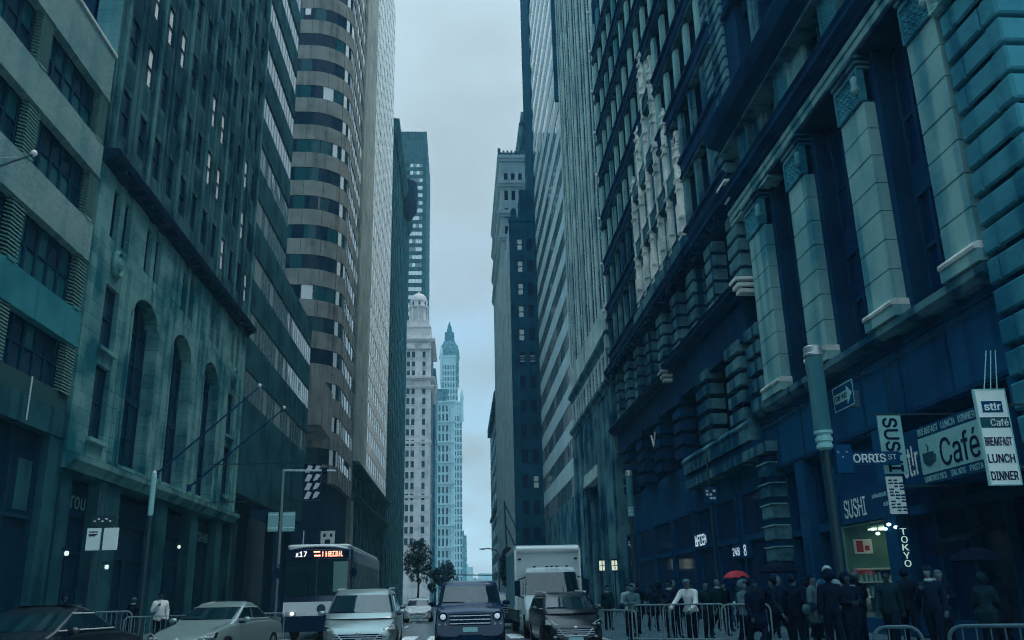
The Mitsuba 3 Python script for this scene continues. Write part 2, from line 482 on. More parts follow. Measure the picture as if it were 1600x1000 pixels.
# piers (the first and the last hold the narrow windows)
for a, b in ((AR[0][1], AR[1][0]), (AR[1][1], AR[2][0])):
    out.append(bx(a, b, Z0 - .13, 15.6, -1.2, 0))
for (a, b), (na, nb) in (((S0, AR[0][0]), NARROW[0]), ((AR[2][1], S1), NARROW[1])):
    out += [bx(a, na, Z0 - .13, 15.6, -1.2, 0), bx(nb, b, Z0 - .13, 15.6, -1.2, 0)]
    for z0, z1 in ((Z0 - .13, 7.75), (10.75, 11.45), (14.15, 15.6)):
        out.append(bx(na, nb, z0, z1, -1.2, -.03))
# arch heads
for a, b in AR:
    n = 14
    c, r = (a + b) / 2, (b - a) / 2
    for i in range(n):
        x0, x1 = a + (b - a) * i / n, a + (b - a) * (i + 1) / n
        h = [ZS + math.sqrt(max(0, 1 - ((x - c) / r) ** 2)) * (ZT - ZS) for x in (x0, x1)]
        v, f = bx(x0, x1, 0, 1, -1.2, 0)
        v[:, 1] = np.where(v[:, 1] > .5, 15.6, np.where(np.isclose(v[:, 0], x0), h[0], h[1]))
        out.append((v, f))
put('wall', B, LW(out), 'stone_left')
pairs = []
for c in (35.85, 39.95, 45.6, 51.2, 56.05):
    pairs += [(c - 1.05, c - .25), (c + .25, c + 1.05)]
wall_grid(LW, B, pairs, [(16.15, 18.3)], S0, S1, 15.6, Z1, 'stone_left', 1.2, .06, 'frieze_wall')
for a, b in pairs:
    window(LW, B, a, b, 16.15, 18.3, .22, 'sash', 'frame_left', 'glass_left')
for a, b in AR:
    w = b - a
    fr = [bx(a, b, 10.2, 10.5, -.65, -.5)] + [bx(a + w * i / 3 - .06, a + w * i / 3 + .06, Z0 - .1, ZT, -.66, -.52) for i in (0, 1, 2, 3)] + [bx(a, b, z - .04, z + .04, -.64, -.53) for z in (8.6, 12, 13.4)]
    k = put('arched_window', B, LW(fr), 'frame_left')
    for i in range(3):
        for z0, z1 in ((Z0 - .1, 10.2), (10.5, 14.9)):
            put('pane', k, LW(bx(a + w * i / 3 + .06, a + w * (i + 1) / 3 - .06, z0, z1, -.62, -.6)), 'glass_left')
    put('sill', B, LW([bx(a - .1, b + .1, 6.975, 7.12, -.9, .12)]), 'stone_left')
    # thin mouldings round the opening
    put('architrave', B, LW([bx(a - .22, a - .06, Z0, ZS, -.02, .07), bx(b + .06, b + .22, Z0, ZS, -.02, .07)]), 'stone_left')
for a, b in NARROW:
    for z0, z1 in ((7.75, 10.75), (11.45, 14.15)):
        window(LW, B, a, b, z0, z1, .2, 'sash', 'frame_left', 'glass_left')
        put('sill', B, LW(bx(a - .12, b + .12, z0 - .17, z0 - .01, -.25, .16)), 'stone_left')
    c = (a + b) / 2
    v, f = lathe((0, 0, 0), [(.5, 0), (.5, .1), (.4, .2), (.34, .1), (.28, .1), (.2, .24), (.02, .28)], 20)
    put('medallion', B, LW((np.column_stack([v[:, 0] + c, v[:, 1] * 1.25 + 15.2, v[:, 2]]), f)), 'stone_left', 40)
for s in (37.4, 42.8, 48.45, 53.9, 57.9):
    put('pilaster_strip', B, LW([bx(s - .16, s + .16, 7.1, 15.5, -.02, .06), bx(s - .07, s + .07, 7.1, 15.5, -.02, .11)]), 'stone_left')
# big dark cornice
k = put('cornice', B, prism(LW, S0 + .02, S1 + .1, [(-.5, 18.755), (.08, 18.76), (.12, 18.9), (.2, 18.95), (.5, 19.05), (.54, 19.15), (.6, 19.3), (.58, 19.38), (-.5, 19.42)]), 'navy_left')
for s in np.arange(S0 + .3, S1, .85):
    stamp(LW, 'bracket', k, 'corb', [bx(0, .3, 0, .14, -.1, .34)], 'navy_left', s, 18.9, .1)
# brick upper storeys: ribs, columns of sash windows
cols = [(35.0 + 2.05 * i - .52, 35.0 + 2.05 * i + .52) for i in range(12)]
rows = [(20.9 + 3.75 * i, 22.95 + 3.75 * i) for i in range(7)]
wall_grid(LW, B, cols, rows, S0, S1, 19.4, 49, 'brick_left', .5, .05, 'upper_wall')
for i, (a, b) in enumerate(cols):
    for j, (z0, z1) in enumerate(rows):
        k = window(LW, B, a, b, z0, z1, .10, 'sash', 'frame_left', 'glass_left')
        if rng.random() < (.34 if j in (1, 2) else .10):
            hi = .45 + .1 * rng.random()
            stamp(LW, 'blind', k, ('bl', round(hi, 1)), [bx(.55, .97, .95, 1.98, -.045, -.035), bx(.62, .97, .15, .9, -.045, -.035)] if rng.random() < .6 else [bx(.5, .97, 1.08, 1.98, -.045, -.035)], 'blind', a, z0, -.10)
for i in range(7):
    s = 33.85 + 4.1 * i
    if s > S1 - .1:
        break
    for ds in (-.22, 0, .22):
        put('rib', B, LW([bx(s + ds - .06, s + ds + .06, 19.41, 49, -.02, .08 + .07 * (ds == 0))]), 'stone_left' if ds == 0 else 'brick_left')
for i in range(6):
    s = 35.9 + 4.1 * i + .12
    put('rib', B, LW(bx(s - .05, s + .05, 19.41, 49, -.02, .05)), 'brick_left')
for j in range(7):
    for i in range(6):
        a = 34.35 + 4.1 * i
        stamp(LW, 'spandrel_panel', B, 'spp', [bx(0, 3.0, .25, 1.35, -.2, -.035)], 'teal_wall', a, 23.0 + 3.75 * j)
# the side wall above the low building
SWB = south(S0)
put('side_wall', B, SWB([bx(-34, -15.9, 0.2, 49, -.4, -.25), bx(-15.55, -14.52, 23.6, 49, -.4, .0)]), 'stone_left')
put('side_pier', B, SWB([bx(-15.9, -15.55, 23.6, 49, -.4, -.33)]), 'frame_navy')
put('side_pilaster', B, SWB([bx(-17.2, -16.1, 23.7, 30.5, -.3, -.12), bx(-22.5, -16.05, 30.5, 30.9, -.3, .1)]), 'stone_left')
for i, s in enumerate((43.1, 48.4)):
    d0, d1 = .1, 4.6 + .2 * i
    k = thing('flagpole', ('long slanting flagpole on the arched stone building, the nearer of two', 'long slanting flagpole on the arched stone building, the farther of two')[i], 'flagpole', 'flagpoles on the arched stone building')
    put('pole', k, LW(tube([[s, 7.35, d0], [s + .2, 11.6, d1]], [.06, .035], 8)), 'frame_navy')
    put('finial', k, turned(LW, s + .2, 11.58, d1 + .03, [(.02, 0), (.08, .05), (.09, .1), (.06, .17), (.01, .2)], 10), 'white', True)
    put('bracket', k, LW(bx(s - .12, s + .12, 7.15, 7.5, -.02, .2)), 'frame_navy')
k = thing('flagpole', 'short flagpole with a ball tip on the brick banded building', 'flagpole')
put('pole', k, LW(tube([[20.9, 10.9, .05], [24.0, 14.1, 2.0]], [.05, .03], 8)), 'metal_dark')
put('stay', k, LW(tube([[21.5, 12.6, .05], [23.6, 13.8, 1.8]], .015, 5)), 'metal')
put('finial', k, turned(LW, 24.05, 14.06, 2.02, [(.02, 0), (.09, .06), (.1, .12), (.06, .19), (.01, .22)], 12), 'white', True)

# ---- slab with long window strips
B = thing('strip_window_building', 'dark teal office slab with long bright window strips beyond the arched building', 'building')
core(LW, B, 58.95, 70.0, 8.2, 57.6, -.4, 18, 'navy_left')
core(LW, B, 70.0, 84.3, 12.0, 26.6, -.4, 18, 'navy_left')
zb = [14.75 + 4.25 * i for i in range(11)]
WH = 1.95
for i, z in enumerate(zb):
    e = 84.3 if z < 25.5 else 70.1
    top = (zb[i + 1] if i + 1 < len(zb) else 59.5)
    if top > 27.5 and z < 25.5:
        top = 27.6
    put('spandrel', B, LW([bx(58.9, e, z + WH, top, -.4, 0), bx(58.9, e, z + WH - .05, z + WH - .002, -.38, .03)]), 'teal_wall')
    n = int(round((e - 58.9) / 1.05))
    for j in range(n):
        a, b = 58.9 + (e - 58.9) * j / n, 58.9 + (e - 58.9) * (j + 1) / n
        k = stamp(LW, 'window', B, ('sw', round(b - a, 3)), ring(b - a, WH - .055, .04, -.05, 0), 'frame_grey', a, z, -.04)
        stamp(LW, 'pane', k, ('swp', round(b - a, 3)), [bx(.04, b - a - .04, .04, WH - .095, -.04, -.02)], rng.choice(['glass_sky', 'glass_sky', 'glass_sky', 'glass_grey']), a, z, -.04)
put('base_wall', B, LW(bx(58.9, 84.3, 8.3, 14.75, -.4, -.01)), 'teal_wall')
put('side_wall', B, south(58.95)([bx(-34, -14.9, 49, 96, -.3, 0)]), 'teal_wall')
put('end_wall', B, Fac((0, 70.1), (-1, 0), (0, 1))([bx(14.9, 32, 27.6, 59.4, -.3, 0)]), 'teal_wall')
put('roof', B, LW([bx(70.1, 84.3, 27.2, 27.5, -18, -.41)]), 'teal_wall')
for s in (59.3, 66.5, 76, 83.6):
    put('column', B, LW(bx(s, s + .7, .15, 8.3, -1.6, -.9)), 'navy_left')
put('recessed_front', B, LW([bx(58.9, 84.3, .15, 8.3, -3.2, -3.0)]), 'glass_left')

# ---- rounded corner building
B = thing('rounded_building', 'tall rounded corner tower with brown concrete bands between ribbon windows', 'building')
CX, CY, RAD = -19.3, 106.8, 4.8


def plan(off):
    pts = [(-36.0, 102.0 - off)]
    for i in range(13):
        a = -math.pi / 2 + (math.pi / 2) * i / 12
        pts.append((CX + (RAD + off) * math.cos(a), CY + (RAD + off) * math.sin(a)))
    pts.append((-14.5 + off, 119.9))
    return pts


def ribbon(z0, z1, outer, inner):
    po, pi_ = plan(outer), plan(inner)
    n = len(po)
    v = np.array([[x, y, z0] for x, y in po] + [[x, y, z1] for x, y in po] + [[x, y, z0] for x, y in pi_] + [[x, y, z1] for x, y in pi_])
    f = []
    for i in range(n - 1):
        j = i + 1
        f += [[i, j, n + j], [i, n + j, n + i], [2 * n + i, 3 * n + j, 2 * n + j], [2 * n + i, 3 * n + i, 3 * n + j],
              [n + i, n + j, 3 * n + j], [n + i, 3 * n + j, 3 * n + i], [i, 2 * n + j, j], [i, 2 * n + i, 2 * n + j]]
    return v, np.array(f)


mat('dark_joint', (.06, .065, .065), .9)
zlv = [14.55 + 3.95 * k for k in range(21)]   # undersides of the bands
core_pts = np.array(plan(-1.0) + [(-36, 119.9)])
import shapely
put('core', B, (lambda m: (np.array(m.vertices), np.array(m.faces)))(trimesh.creation.extrude_polygon(shapely.Polygon(core_pts), 95, engine='earcut')), 'navy_left')
# panes follow the plan line
PL = np.array(plan(-.06))
seg = np.r_[0, np.cumsum(np.linalg.norm(np.diff(PL, axis=0), axis=1))]
mull = [seg[-1] - x for x in ([0, 2.5, 5, 7.5, 9.9] + [9.9 + 1.5 * k for k in range(1, 9)] + [24, 26.4, 29, 32])]
mull = sorted(x for x in mull if x > 0)


def on_plan(t):
    return np.array([np.interp(t, seg, PL[:, 0]), np.interp(t, seg, PL[:, 1])])


for zi, z in enumerate(zlv):
    k = put('concrete_band', B, ribbon(z, z + 2.0, 0, -.7), 'concrete_brown', 35)
    put('lip', k, ribbon(z - .09, z - .004, .012, -.6), 'concrete_brown', 35)
    zt = z + 3.95 - .095
    fp = np.array(plan(.004))
    fs = np.r_[0, np.cumsum(np.linalg.norm(np.diff(fp, axis=0), axis=1))]
    for q in range(13):
        t = fs[-1] - 1.2 - 2.45 * q
        c = (np.interp(t, fs, fp[:, 0]), np.interp(t, fs, fp[:, 1]))
        put('joint', k, bx(c[0] - .022, c[0] + .022, c[1] - .022, c[1] + .022, z + .03, z + 1.97), 'dark_joint')
    mk = put('mullions', B, [(lambda c, a: (lambda v, f: (np.column_stack([c[0] + v[:, 0] * math.cos(a) - v[:, 1] * math.sin(a), c[1] + v[:, 0] * math.sin(a) + v[:, 1] * math.cos(a), v[:, 2]]), f))(*bx(-.05, .05, -.05, .05, z + 2, zt)))(on_plan(t), 0) for t in mull], 'frame_left')
    tag(mk, kind='stuff')
    for a, b in zip(mull[:-1], mull[1:]):
        ts = np.linspace(a + .05, b - .05, 4 if b - a < 2.2 else 2)
        q = np.array([on_plan(t) for t in ts])
        n = len(q)
        v = np.vstack([np.column_stack([q, np.full(n, z + 2.0)]), np.column_stack([q, np.full(n, zt)])])
        f = np.array([[i, i + 1, n + i + 1] for i in range(n - 1)] + [[i, n + i + 1, n + i] for i in range(n - 1)])
        street = b > seg[-1] - 9.95
        if street:
            g = rng.choice(['glass_sky', 'glass_sky', 'blind'])  # blind white on some street panes imitates bright sky reflection
        else:
            g = rng.choices(['glass_left', 'glass_teal', 'blind', 'glass_sky'], [7, 3, .25, .3])[0]
        wk = put('window', B, (v, f), g, True)
        t0 = seg[-1] - (a + b) / 2
        if not street and (14.2 < t0 < 15.9 or (11.3 < t0 < 13.2 and zi % 3) or rng.random() < .07):
            c0, c1 = on_plan(a + .12 * (b - a)), on_plan(a + .60 * (b - a))
            nn = np.array([c1[1] - c0[1], c0[0] - c1[0]])
            nn /= np.linalg.norm(nn)
            zb0 = z + 2.05 if t0 < 17 else z + 2.8
            qv = np.array([[*(c0 + nn * .03), zb0], [*(c1 + nn * .03), zb0], [*(c1 + nn * .03), zt - .05], [*(c0 + nn * .03), zt - .05]])
            qv = np.vstack([qv, qv - np.array([*(nn * .012), 0])])
            put('blind', wk, (qv, np.array([[0, 1, 2], [0, 2, 3], [4, 6, 5], [4, 7, 6], [0, 4, 5], [0, 5, 1], [2, 6, 7], [2, 7, 3]])), 'blind')
    if rng.random() < .6:
        t = mull[2] + rng.random() * 8
        c = on_plan(t)
        put('ceiling_lamp', B, bx(c[0] - .5, c[0] + .5, c[1] + .3, c[1] + .4, zt - .35, zt - .25), 'white')
put('base_wall', B, ribbon(.15, 14.4, -.5, -.9), 'navy_left', 35)
put('low_wing', B, [bx(-19, -14.6, 92, 100.8, 19.0, 24.2)], 'concrete_brown')
put('end_pier', B, [bx(-15.2, -14.42, 119.75, 120.1, .15, 97)], 'concrete_brown')

# ---- white lattice tower with the blank pier
B = thing('lattice_tower', 'pale office tower with a blank stone pier and a white lattice of windows', 'building')
core(LW, B, 120.2, 175.8, .2, 131, -.7, 25, 'navy_left')
put('blank_pier', B, LW([bx(120.0, 134.2, 19.5, 132, -.6, .25)] + [bx(119.97, 134.25, z, z + .06, -.5, .27) for z in np.arange(23, 132, 7.0)]), 'pillar_stone')
cols = [(134.9 + 3.72 * i, 137.4 + 3.72 * i) for i in range(11)]
rows = [(21.2 + 4.05 * i, 23.7 + 4.05 * i) for i in range(27)]
wall_grid(LW, B, cols, rows, 134.2, 176, 19.5, 132, 'lattice_white', .55, -.03, 'lattice')
put('fin', B, LW([bx(134.25, 134.6, 19.6, 132, -.5, .4)]), 'lattice_white')
for a, b in cols:
    for z0, z1 in rows:
        stamp(LW, 'window', B, 'lat', [bx(0, b - a, 0, 2.5, -.08, 0)], rng.choice(['glass_grey', 'glass_teal', 'glass_grey']), a, z0, -.05)
put('cornice', B, prism(LW, 119.9, 176, [(-.6, 18.3), (.3, 18.35), (.5, 18.7), (1.0, 18.95), (1.0, 19.3), (-.6, 19.45)]), 'teal_wall')
put('cornice', B, prism(LW, 119.9, 176, [(-.6, 14.3), (.3, 14.35), (.5, 14.6), (.8, 14.85), (.8, 15.1), (-.6, 15.2)]), 'teal_wall')
cols = [(122.5 + 5.3 * i, 125.6 + 5.3 * i) for i in range(10)]
wall_grid(LW, B, cols, [(.2, 4.2), (5.4, 13.2), (15.6, 17.7)], 120, 176, .15, 18.28, 'teal_wall', .6, .1, 'base_wall')
for i, (a, b) in enumerate(cols):
    for z0, z1 in ((.2, 4.2), (5.4, 13.2), (15.6, 17.7)):
        window(LW, B, a, b, z0, z1, .35, 'pane', glass='glass_teal' if i else 'glass_left')
    put('pilaster', B, LW([bx(a - 1.9, a - .5, .2, 14.2, -.1, .22)]), 'pillar_stone' if i == 0 else 'teal_wall')
# ---- dark tower behind it
B = thing('dark_building', 'dark stone building behind the white lattice tower with a black rounded oriel', 'building')
core(LW, B, 176.2, 234, .2, 103, -.7, 20, 'navy_left')
cols = [(178 + 5.2 * i, 180.4 + 5.2 * i) for i in range(11)]
rows = [(8 + 4.2 * i, 10.6 + 4.2 * i) for i in range(22)]
wall_grid(LW, B, cols, rows, 176.1, 235, .15, 104, 'teal_wall', .6, .1)
for a, b in cols:
    for z0, z1 in rows:
        stamp(LW, 'window', B, 'dk', [bx(0, 2.4, 0, 2.6, -.08, 0)], 'glass_left', a, z0, -.35)
put('cornice', B, prism(LW, 176, 235.5, [(-.6, 101), (.4, 101.2), (1.2, 103), (1.3, 104.2), (-.6, 104.4)]), 'teal_wall')
v, f = lathe((0, 0, 0), [(.3, 0), (1.6, 1.2), (2.6, 3), (2.8, 9), (2.4, 11), (.2, 12)], 16)
put('oriel', B, LW((np.column_stack([v[:, 0] + 214, v[:, 2] + 96, v[:, 1] * .9 + 1.2]), f)), 'navy_left', 40)

# ---- the street goes on behind the viewer
B = thing('corner_block', 'plain teal office block continuing the left side behind the viewer', 'building')
cc = [(-48 + 3.6 * i, -46 + 3.6 * i) for i in range(15)]
wall_grid(LW, B, cc, [(5 + 4 * i, 7.2 + 4 * i) for i in range(4)], -50, 13.4, .15, 22, 'teal_wall', .5, .05)
core(LW, B, -49.9, 13.3, .2, 21.5, -.5, 20, 'navy_left')
# ================================================================ the east (right) side of the street
# ---- nearest: classical building, rusticated corner, giant pilasters
B = thing('pilaster_building', 'blue stone corner building with giant pilasters and a rusticated block pier at the right', 'building')
C0, R1E = 16.1, 35.2
put('core', B, RW([bx(C0 + .6, R1E - .05, 3.5, 20.9, -20, -1.3), bx(C0 + .6, 25.5, .2, 3.49, -20, -1.3), bx(28.7, R1E - .05, .2, 3.49, -20, -1.3), bx(25.51, 28.69, .2, 3.49, -20, -4.2)]), 'navy')
# rusticated corner pier: courses of single stones on both faces
k = put('corner_pier', B, RW([bx(C0 + .2, 18.25, .15, 20.2, -2.2, -.2)]), 'navy')
SC = south(C0)
pitch, gap = .72, .13
for i in range(32):
    z0 = -.02 + pitch * i + (.2 if i == 0 else 0)
    z1 = -.02 + pitch * (i + 1) - gap
    if z1 > 20.2:
        break
    m = i % 3
    cuts = {0: [C0 - .0, 17.62, 18.2], 1: [C0, 16.75, 18.2], 2: [C0, 17.75, 18.2]}[m]
    for a, b in zip(cuts[:-1], cuts[1:]):
        put('block', k, RW(cb(a + .02, b - .02, z0, z1, -.6 if a > C0 else -.02 - .05, rng.uniform(-.012, .012), .045)), 'stone_rust')
    cuts = {0: [12.0, 12.75, 13.9], 1: [12.0, 13.3, 14.0], 2: [12.0, 12.6, 14.0]}[m]
    for q, (a, b) in enumerate(zip(cuts[:-1], cuts[1:])):
        put('block', k, SC(cb(a + .02, b - .02, z0, z1, -.5, rng.uniform(-.012, .012), .045)), 'stone_rust')
put('south_wall', B, SC([bx(14.0, 32, .15, 20.9, -.6, -.1)]), 'stone_rust')
# giant order
PIL = [(18.35, 19.75), (22.45, 24.05), (27.15, 28.7), (31.45, 33.3)]
for s0, s1 in PIL:
    k = put('pilaster', B, RW([bx(s0 + .02, s1 - .02, 8.9, 15.3, -.35, -.03)]), 'stone_navy')
    put('jamb', B, RW([bx(s0 - .30, s1 + .30, 8.56, 16.82, -1.25, -.37)]), 'stone_navy')
    n = 7
    z = 9.05
    hs = [(15.25 - 9.05) / n] * n
    for i, h in enumerate(hs):
        put('block', k, RW(cb(s0, s1, z + .012, z + h - .012, -.36, rng.uniform(-.006, .006), .016)), 'stone_right')
        z += h
    put('base', k, RW([bx(s0 - .12, s1 + .12, 8.55, 8.86, -.5, .12)]), 'stone_right')
    put('base_moulding', k, prism(RW, s0 - .1, s1 + .1, [(-.4, 8.865), (.16, 8.865), (.19, 8.93), (.16, 9.0), (.04, 9.045), (-.4, 9.045)]), 'stone_pale')
    put('capital', k, studs(RW, s0 - .01, s1 + .01, 15.28, 16.35, .0, .11, .2), 'stone_rust')
    for q, (zz, e) in enumerate(((16.36, .06), (16.52, .12), (16.68, .2))):
        put('capital_ring', k, RW(bx(s0 - e * .6, s1 + e * .6, zz, zz + .10, -.5, e)), 'stone_blue')
    put('volute', k, RW([(lambda v, f: (np.column_stack([v[:, 0] + s0 + .1, v[:, 2] + 15.55, v[:, 1] + .12]), f))(*lathe((0, 0, 0), [(.05, 0), (.16, .08), (.1, .3), (.13, .5), (.05, .6)], 8))]), 'stone_right', True)
# dark bays between the pilasters
bays = [(19.75 + .31, 22.45 - .35), (24.05 + .31, 27.15 - .35), (28.7 + .31, 31.45 - .35), (33.3 + .31, R1E)]
for a, b in bays:
    w, h = b - a, 6.9
    n = 3 if w > 1.5 else 2
    fr = [bx(a, b, 11.9, 12.9, -1.1, -.88)] + [bx(a + w * i / n - .07, a + w * i / n + .07, 8.6, 16.9, -1.12, -.9) for i in range(n + 1)] + [bx(a, b, zz - .05, zz + .05, -1.1, -.92) for zz in (9.0, 10.4, 14.4, 16.6)]
    k = put('window', B, RW(fr), 'stone_navy')
    for i in range(n):
        for z0, z1 in ((8.6, 10.35), (10.45, 11.9), (12.9, 14.35), (14.45, 16.9)):
            put('pane', k, RW(bx(a + w * i / n + .07, a + w * (i + 1) / n - .07, z0, z1, -1.04, -1.02)), 'glass')
    put('window_bay', B, RW([bx(a, b, 8.3, 8.55, -1.1, -.2)]), 'stone_navy')
put('ledge', B, prism(RW, 18.25, R1E, [(-1.2, 8.15), (-.1, 8.15), (.05, 8.3), (.05, 8.5), (-.2, 8.545), (-1.2, 8.545)]), 'stone_blue')
# corner capital continues over the rusticated pier
put('carved_band', B, studs(RW, C0 - .02, 18.3, 15.15, 16.3, .03, .16, .24), 'stone_right')
# entablature
put('architrave', B, RW([bx(C0 - .1, R1E, 16.95, 17.17, -1.2, .08), bx(C0 - .1, R1E, 17.2, 17.4, -1.2, .14)]), 'stone_right')
put('frieze_band', B, RW([bx(C0 - .05, R1E, 16.83, 16.945, -1.2, .02), bx(C0 - .05, R1E, 17.405, 17.5, -1.2, .06)]), 'stone_navy')
put('cornice', B, prism(RW, C0 - .3, R1E, [(-1.2, 17.505), (.22, 17.505), (.26, 17.6), (.5, 17.75), (.5, 17.92), (.58, 18.05), (-1.2, 18.12)]), 'stone_navy')
put('soffit_step', B, RW([bx(30.3, R1E, 16.72, 16.825, -.6, .06)]), 'stone_right')
# attic storey
for i, (s0, s1) in enumerate(((19.1, 20.5), (23.3, 24.5), (27.75, 28.85), (32.3, 33.4))):
    put('carved_panel', B, studs(RW, s0, s1, 18.13, 20.2, -.1, .12, .17), 'stone_rust')
    put('attic_pier', B, RW([bx(s0 - 1.15, s0 - .012, 18.13, 20.2, -1.2, -.3), bx(s1 + .012, s1 + .1, 18.13, 20.2, -.8, -.08), bx(s0 - .01, s0 + .005, 18.13, 20.2, -.8, -.08)]), 'stone_blue' if i % 2 else 'stone_right')
for a, b in ((20.62, 22.12), (24.62, 26.57), (28.97, 31.12), (33.52, R1E)):
    n = 2
    k = put('attic_window', B, RW([bx(a, b, 18.13, 18.25, -1.0, -.5)] + [bx(a + (b - a) * i / n - .09, a + (b - a) * i / n + .09, 18.2, 20.2, -1.0, -.45) for i in range(n + 1)]), 'stone_blue')
    for i in range(n):
        put('pane', k, RW(bx(a + (b - a) * i / n + .09, a + (b - a) * (i + 1) / n - .09, 18.25, 20.2, -.9, -.88)), 'glass')
# great top cornice
k = put('top_cornice', B, prism(RW, C0 - 1.0, R1E, [(-1.2, 20.205), (.1, 20.21), (.14, 20.3), (.3, 20.4), (.34, 20.45), (.75, 20.6), (.9, 20.9), (1.0, 21.1), (.96, 21.2), (-1.2, 21.25)]), 'stone_navy')
put('cornice_edge', k, prism(RW, C0 - .2, R1E - .01, [(-.6, 20.13), (.26, 20.135), (.3, 20.2), (-.6, 20.2)]), 'stone_blue')
# plain upper storeys above the great cornice
cols = [(16.9 + 2.7 * i, 18.5 + 2.7 * i) for i in range(6)]
rows1 = [(22.6 + 3.95 * j, 25.2 + 3.95 * j) for j in range(6)]
wall_grid(RW, B, cols, rows1, C0, R1E, 21.26, 46, 'stone_navy', .9, .3, 'upper_wall')
put('core', B, RW([bx(C0 + .6, R1E - .05, 20.95, 45.8, -20, -.95)]), 'navy')
put('upper_south_wall', B, SC([bx(12.95, 32, 20.95, 46, -.6, -.1)]), 'stone_rust')
for i, (a, b) in enumerate(cols):
    for z0, z1 in rows1:
        window(RW, B, a, b, z0, z1, .6, 'sash', 'stone_navy', 'glass')
    put('upper_pier', B, RW([bx(a - .95, a - .2, 21.3, 45.9, -.1, .12), bx(a - .75, a - .4, 21.3, 45.9, .1, .2)]), 'stone_blue')
for z in [21.9 + 3.95 * j for j in range(6)]:
    put('string_course', B, prism(RW, C0, 33.2, [(-.3, z), (.22, z), (.3, z + .1), (.2, z + .3), (-.3, z + .35)]), 'stone_navy')
k = put('upper_end_pier', B, RW([bx(33.3, R1E - .02, 21.3, 46, -.8, .05)]), 'stone_navy')
for i in range(44):
    z0 = 21.5 + .55 * i
    put('block', k, RW(cb(33.35, 35.1, z0, z0 + .43, -.1, .2, .05)), 'stone_blue')
# street level: fascia, shopfronts
put('fascia', B, RW([bx(18.25, R1E, 5.9, 8.14, -1.2, -.35)]), 'navy_lifted')
put('fascia_moulding', B, RW([bx(18.26, R1E - .01, 5.95, 6.07, -.4, -.30), bx(18.26, R1E - .01, 7.86, 7.98, -.4, -.30)] + [bx(s - .05, s + .05, 6.08, 7.85, -.4, -.32) for s in (20.9, 23.4, 25.9, 28.4, 30.9, 33.4)]), 'stone_navy')
put('conduit', B, RW([tube([[18.4, 7.7, -.28], [24.0, 7.6, -.28], [29.0, 7.72, -.28], [35.0, 7.65, -.28]], .02, 5), tube([[24.0, 7.6, -.28], [24.0, 5.5, -.28]], .02, 5)]), 'metal_dark')
for s0, s1 in ((18.25, 18.7), (24.9, 25.6), (28.6, 29.5), (31.2, 32.0)):
    put('shop_pier', B, RW(bx(s0, s1, .15, 5.9, -1.2, -.3)), 'navy_lifted')
shops = [(18.7, 24.9), (25.6, 28.6), (29.5, 31.2), (32.0, 33.8)]
for i, (a, b) in enumerate(shops):
    if i == 1:      # the lit shop has its own front
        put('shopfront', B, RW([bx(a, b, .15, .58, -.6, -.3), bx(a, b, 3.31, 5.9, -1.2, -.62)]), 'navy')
        continue
    n = max(1, int((b - a) / 1.4))
    fr = [bx(a, b, .15, .6, -1.0, -.62), bx(a, b, 3.35, 3.6, -1.0, -.6), bx(a, b, 5.7, 5.9, -1.0, -.62)] + [bx(a + (b - a) * j / n - .05, a + (b - a) * j / n + .05, .6, 5.7, -1.0, -.64) for j in range(n + 1)]
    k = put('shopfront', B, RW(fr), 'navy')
    for j in range(n):
        x0, x1 = a + (b - a) * j / n + .05, a + (b - a) * (j + 1) / n - .05
        put('pane', k, RW(bx(x0, x1, 3.6, 5.7, -.9, -.88)), 'glass')
        put('pane', k, RW(bx(x0, x1, .6, 3.35, -.9, -.88)), 'glass')
for i in range(9):
    z0 = 2.5 + .8 * i
    if z0 > 6.4:
        break
    put('block', B, RW(cb(33.85, 35.15, z0, z0 + .5, -1.1, .02, .04)), 'stone_blue')
    put('block_ledge', B, RW(bx(33.8, 35.18, z0 + .505, z0 + .55, -.6, .07)), 'stone_right')
put('end_pier', B, RW([bx(33.9, R1E - .02, .15, 6.5, -1.2, -.06)]), 'stone_navy')

# ---- second: dark office block with big cornices and rusticated columns
B = thing('cornice_building', 'long dark stone office block with rusticated columns, deep cornices and small piers between window rows', 'building')
R2S, R2E = 35.25, 67.0
put('core', B, RW([bx(R2S, R2E - .05, .2, 52.5, -20, -1.25)]), 'navy')
put('base_band', B, RW([bx(33.6, 46.4, 6.62, 7.02, -1.0, .10)]), 'stone_blue')
put('base_band', B, RW([bx(R2S, 46.4, 7.35, 7.9, -1.0, .16)]), 'stone_blue')
put('base_wall', B, RW([bx(R2S, 46.4, .15, 6.6, -1.2, -.5), bx(R2S, 46.4, 7.03, 7.34, -1.2, .02), bx(46.4, R2E, .15, 8.3, -1.2, -.75)]), 'navy_lifted')
put('base_ledge', B, prism(RW, R2S, 46.5, [(-1.2, 7.92), (.2, 7.92), (.24, 8.02), (.05, 8.25), (-1.2, 8.3)]), 'stone_blue')
for s0, s1, full in ((33.35, 35.0, 0), (35.95, 37.95, 1), (40.95, 43.1, 1), (46.6, 48.3, 1), (51.8, 53.6, 1), (57.0, 59.0, 1), (62.5, 64.4, 1)):
    k = put('rusticated_column', B, RW([bx(s0 + .25, s1 - .2, 8.3, 11.8, -.9, -.2)]), 'stone_navy')
    for i in range(5):
        z0 = 8.35 + .74 * i
        if z0 + .5 > 11.9:
            break
        v, f = cb(s0, s1, z0, z0 + .5, -.75, .08, .03)
        put('block', k, RW((v, f)), 'stone_blue' if s0 < 45 else 'stone_navy')
for i, (a, b) in enumerate(((38.2, 40.7), (43.4, 46.4), (48.6, 51.6), (53.8, 56.8), (59.2, 62.3), (64.6, 66.8))):
    window(RW, B, a, b, 8.3, 11.7, .95, 'mull', 'stone_navy', 'glass')
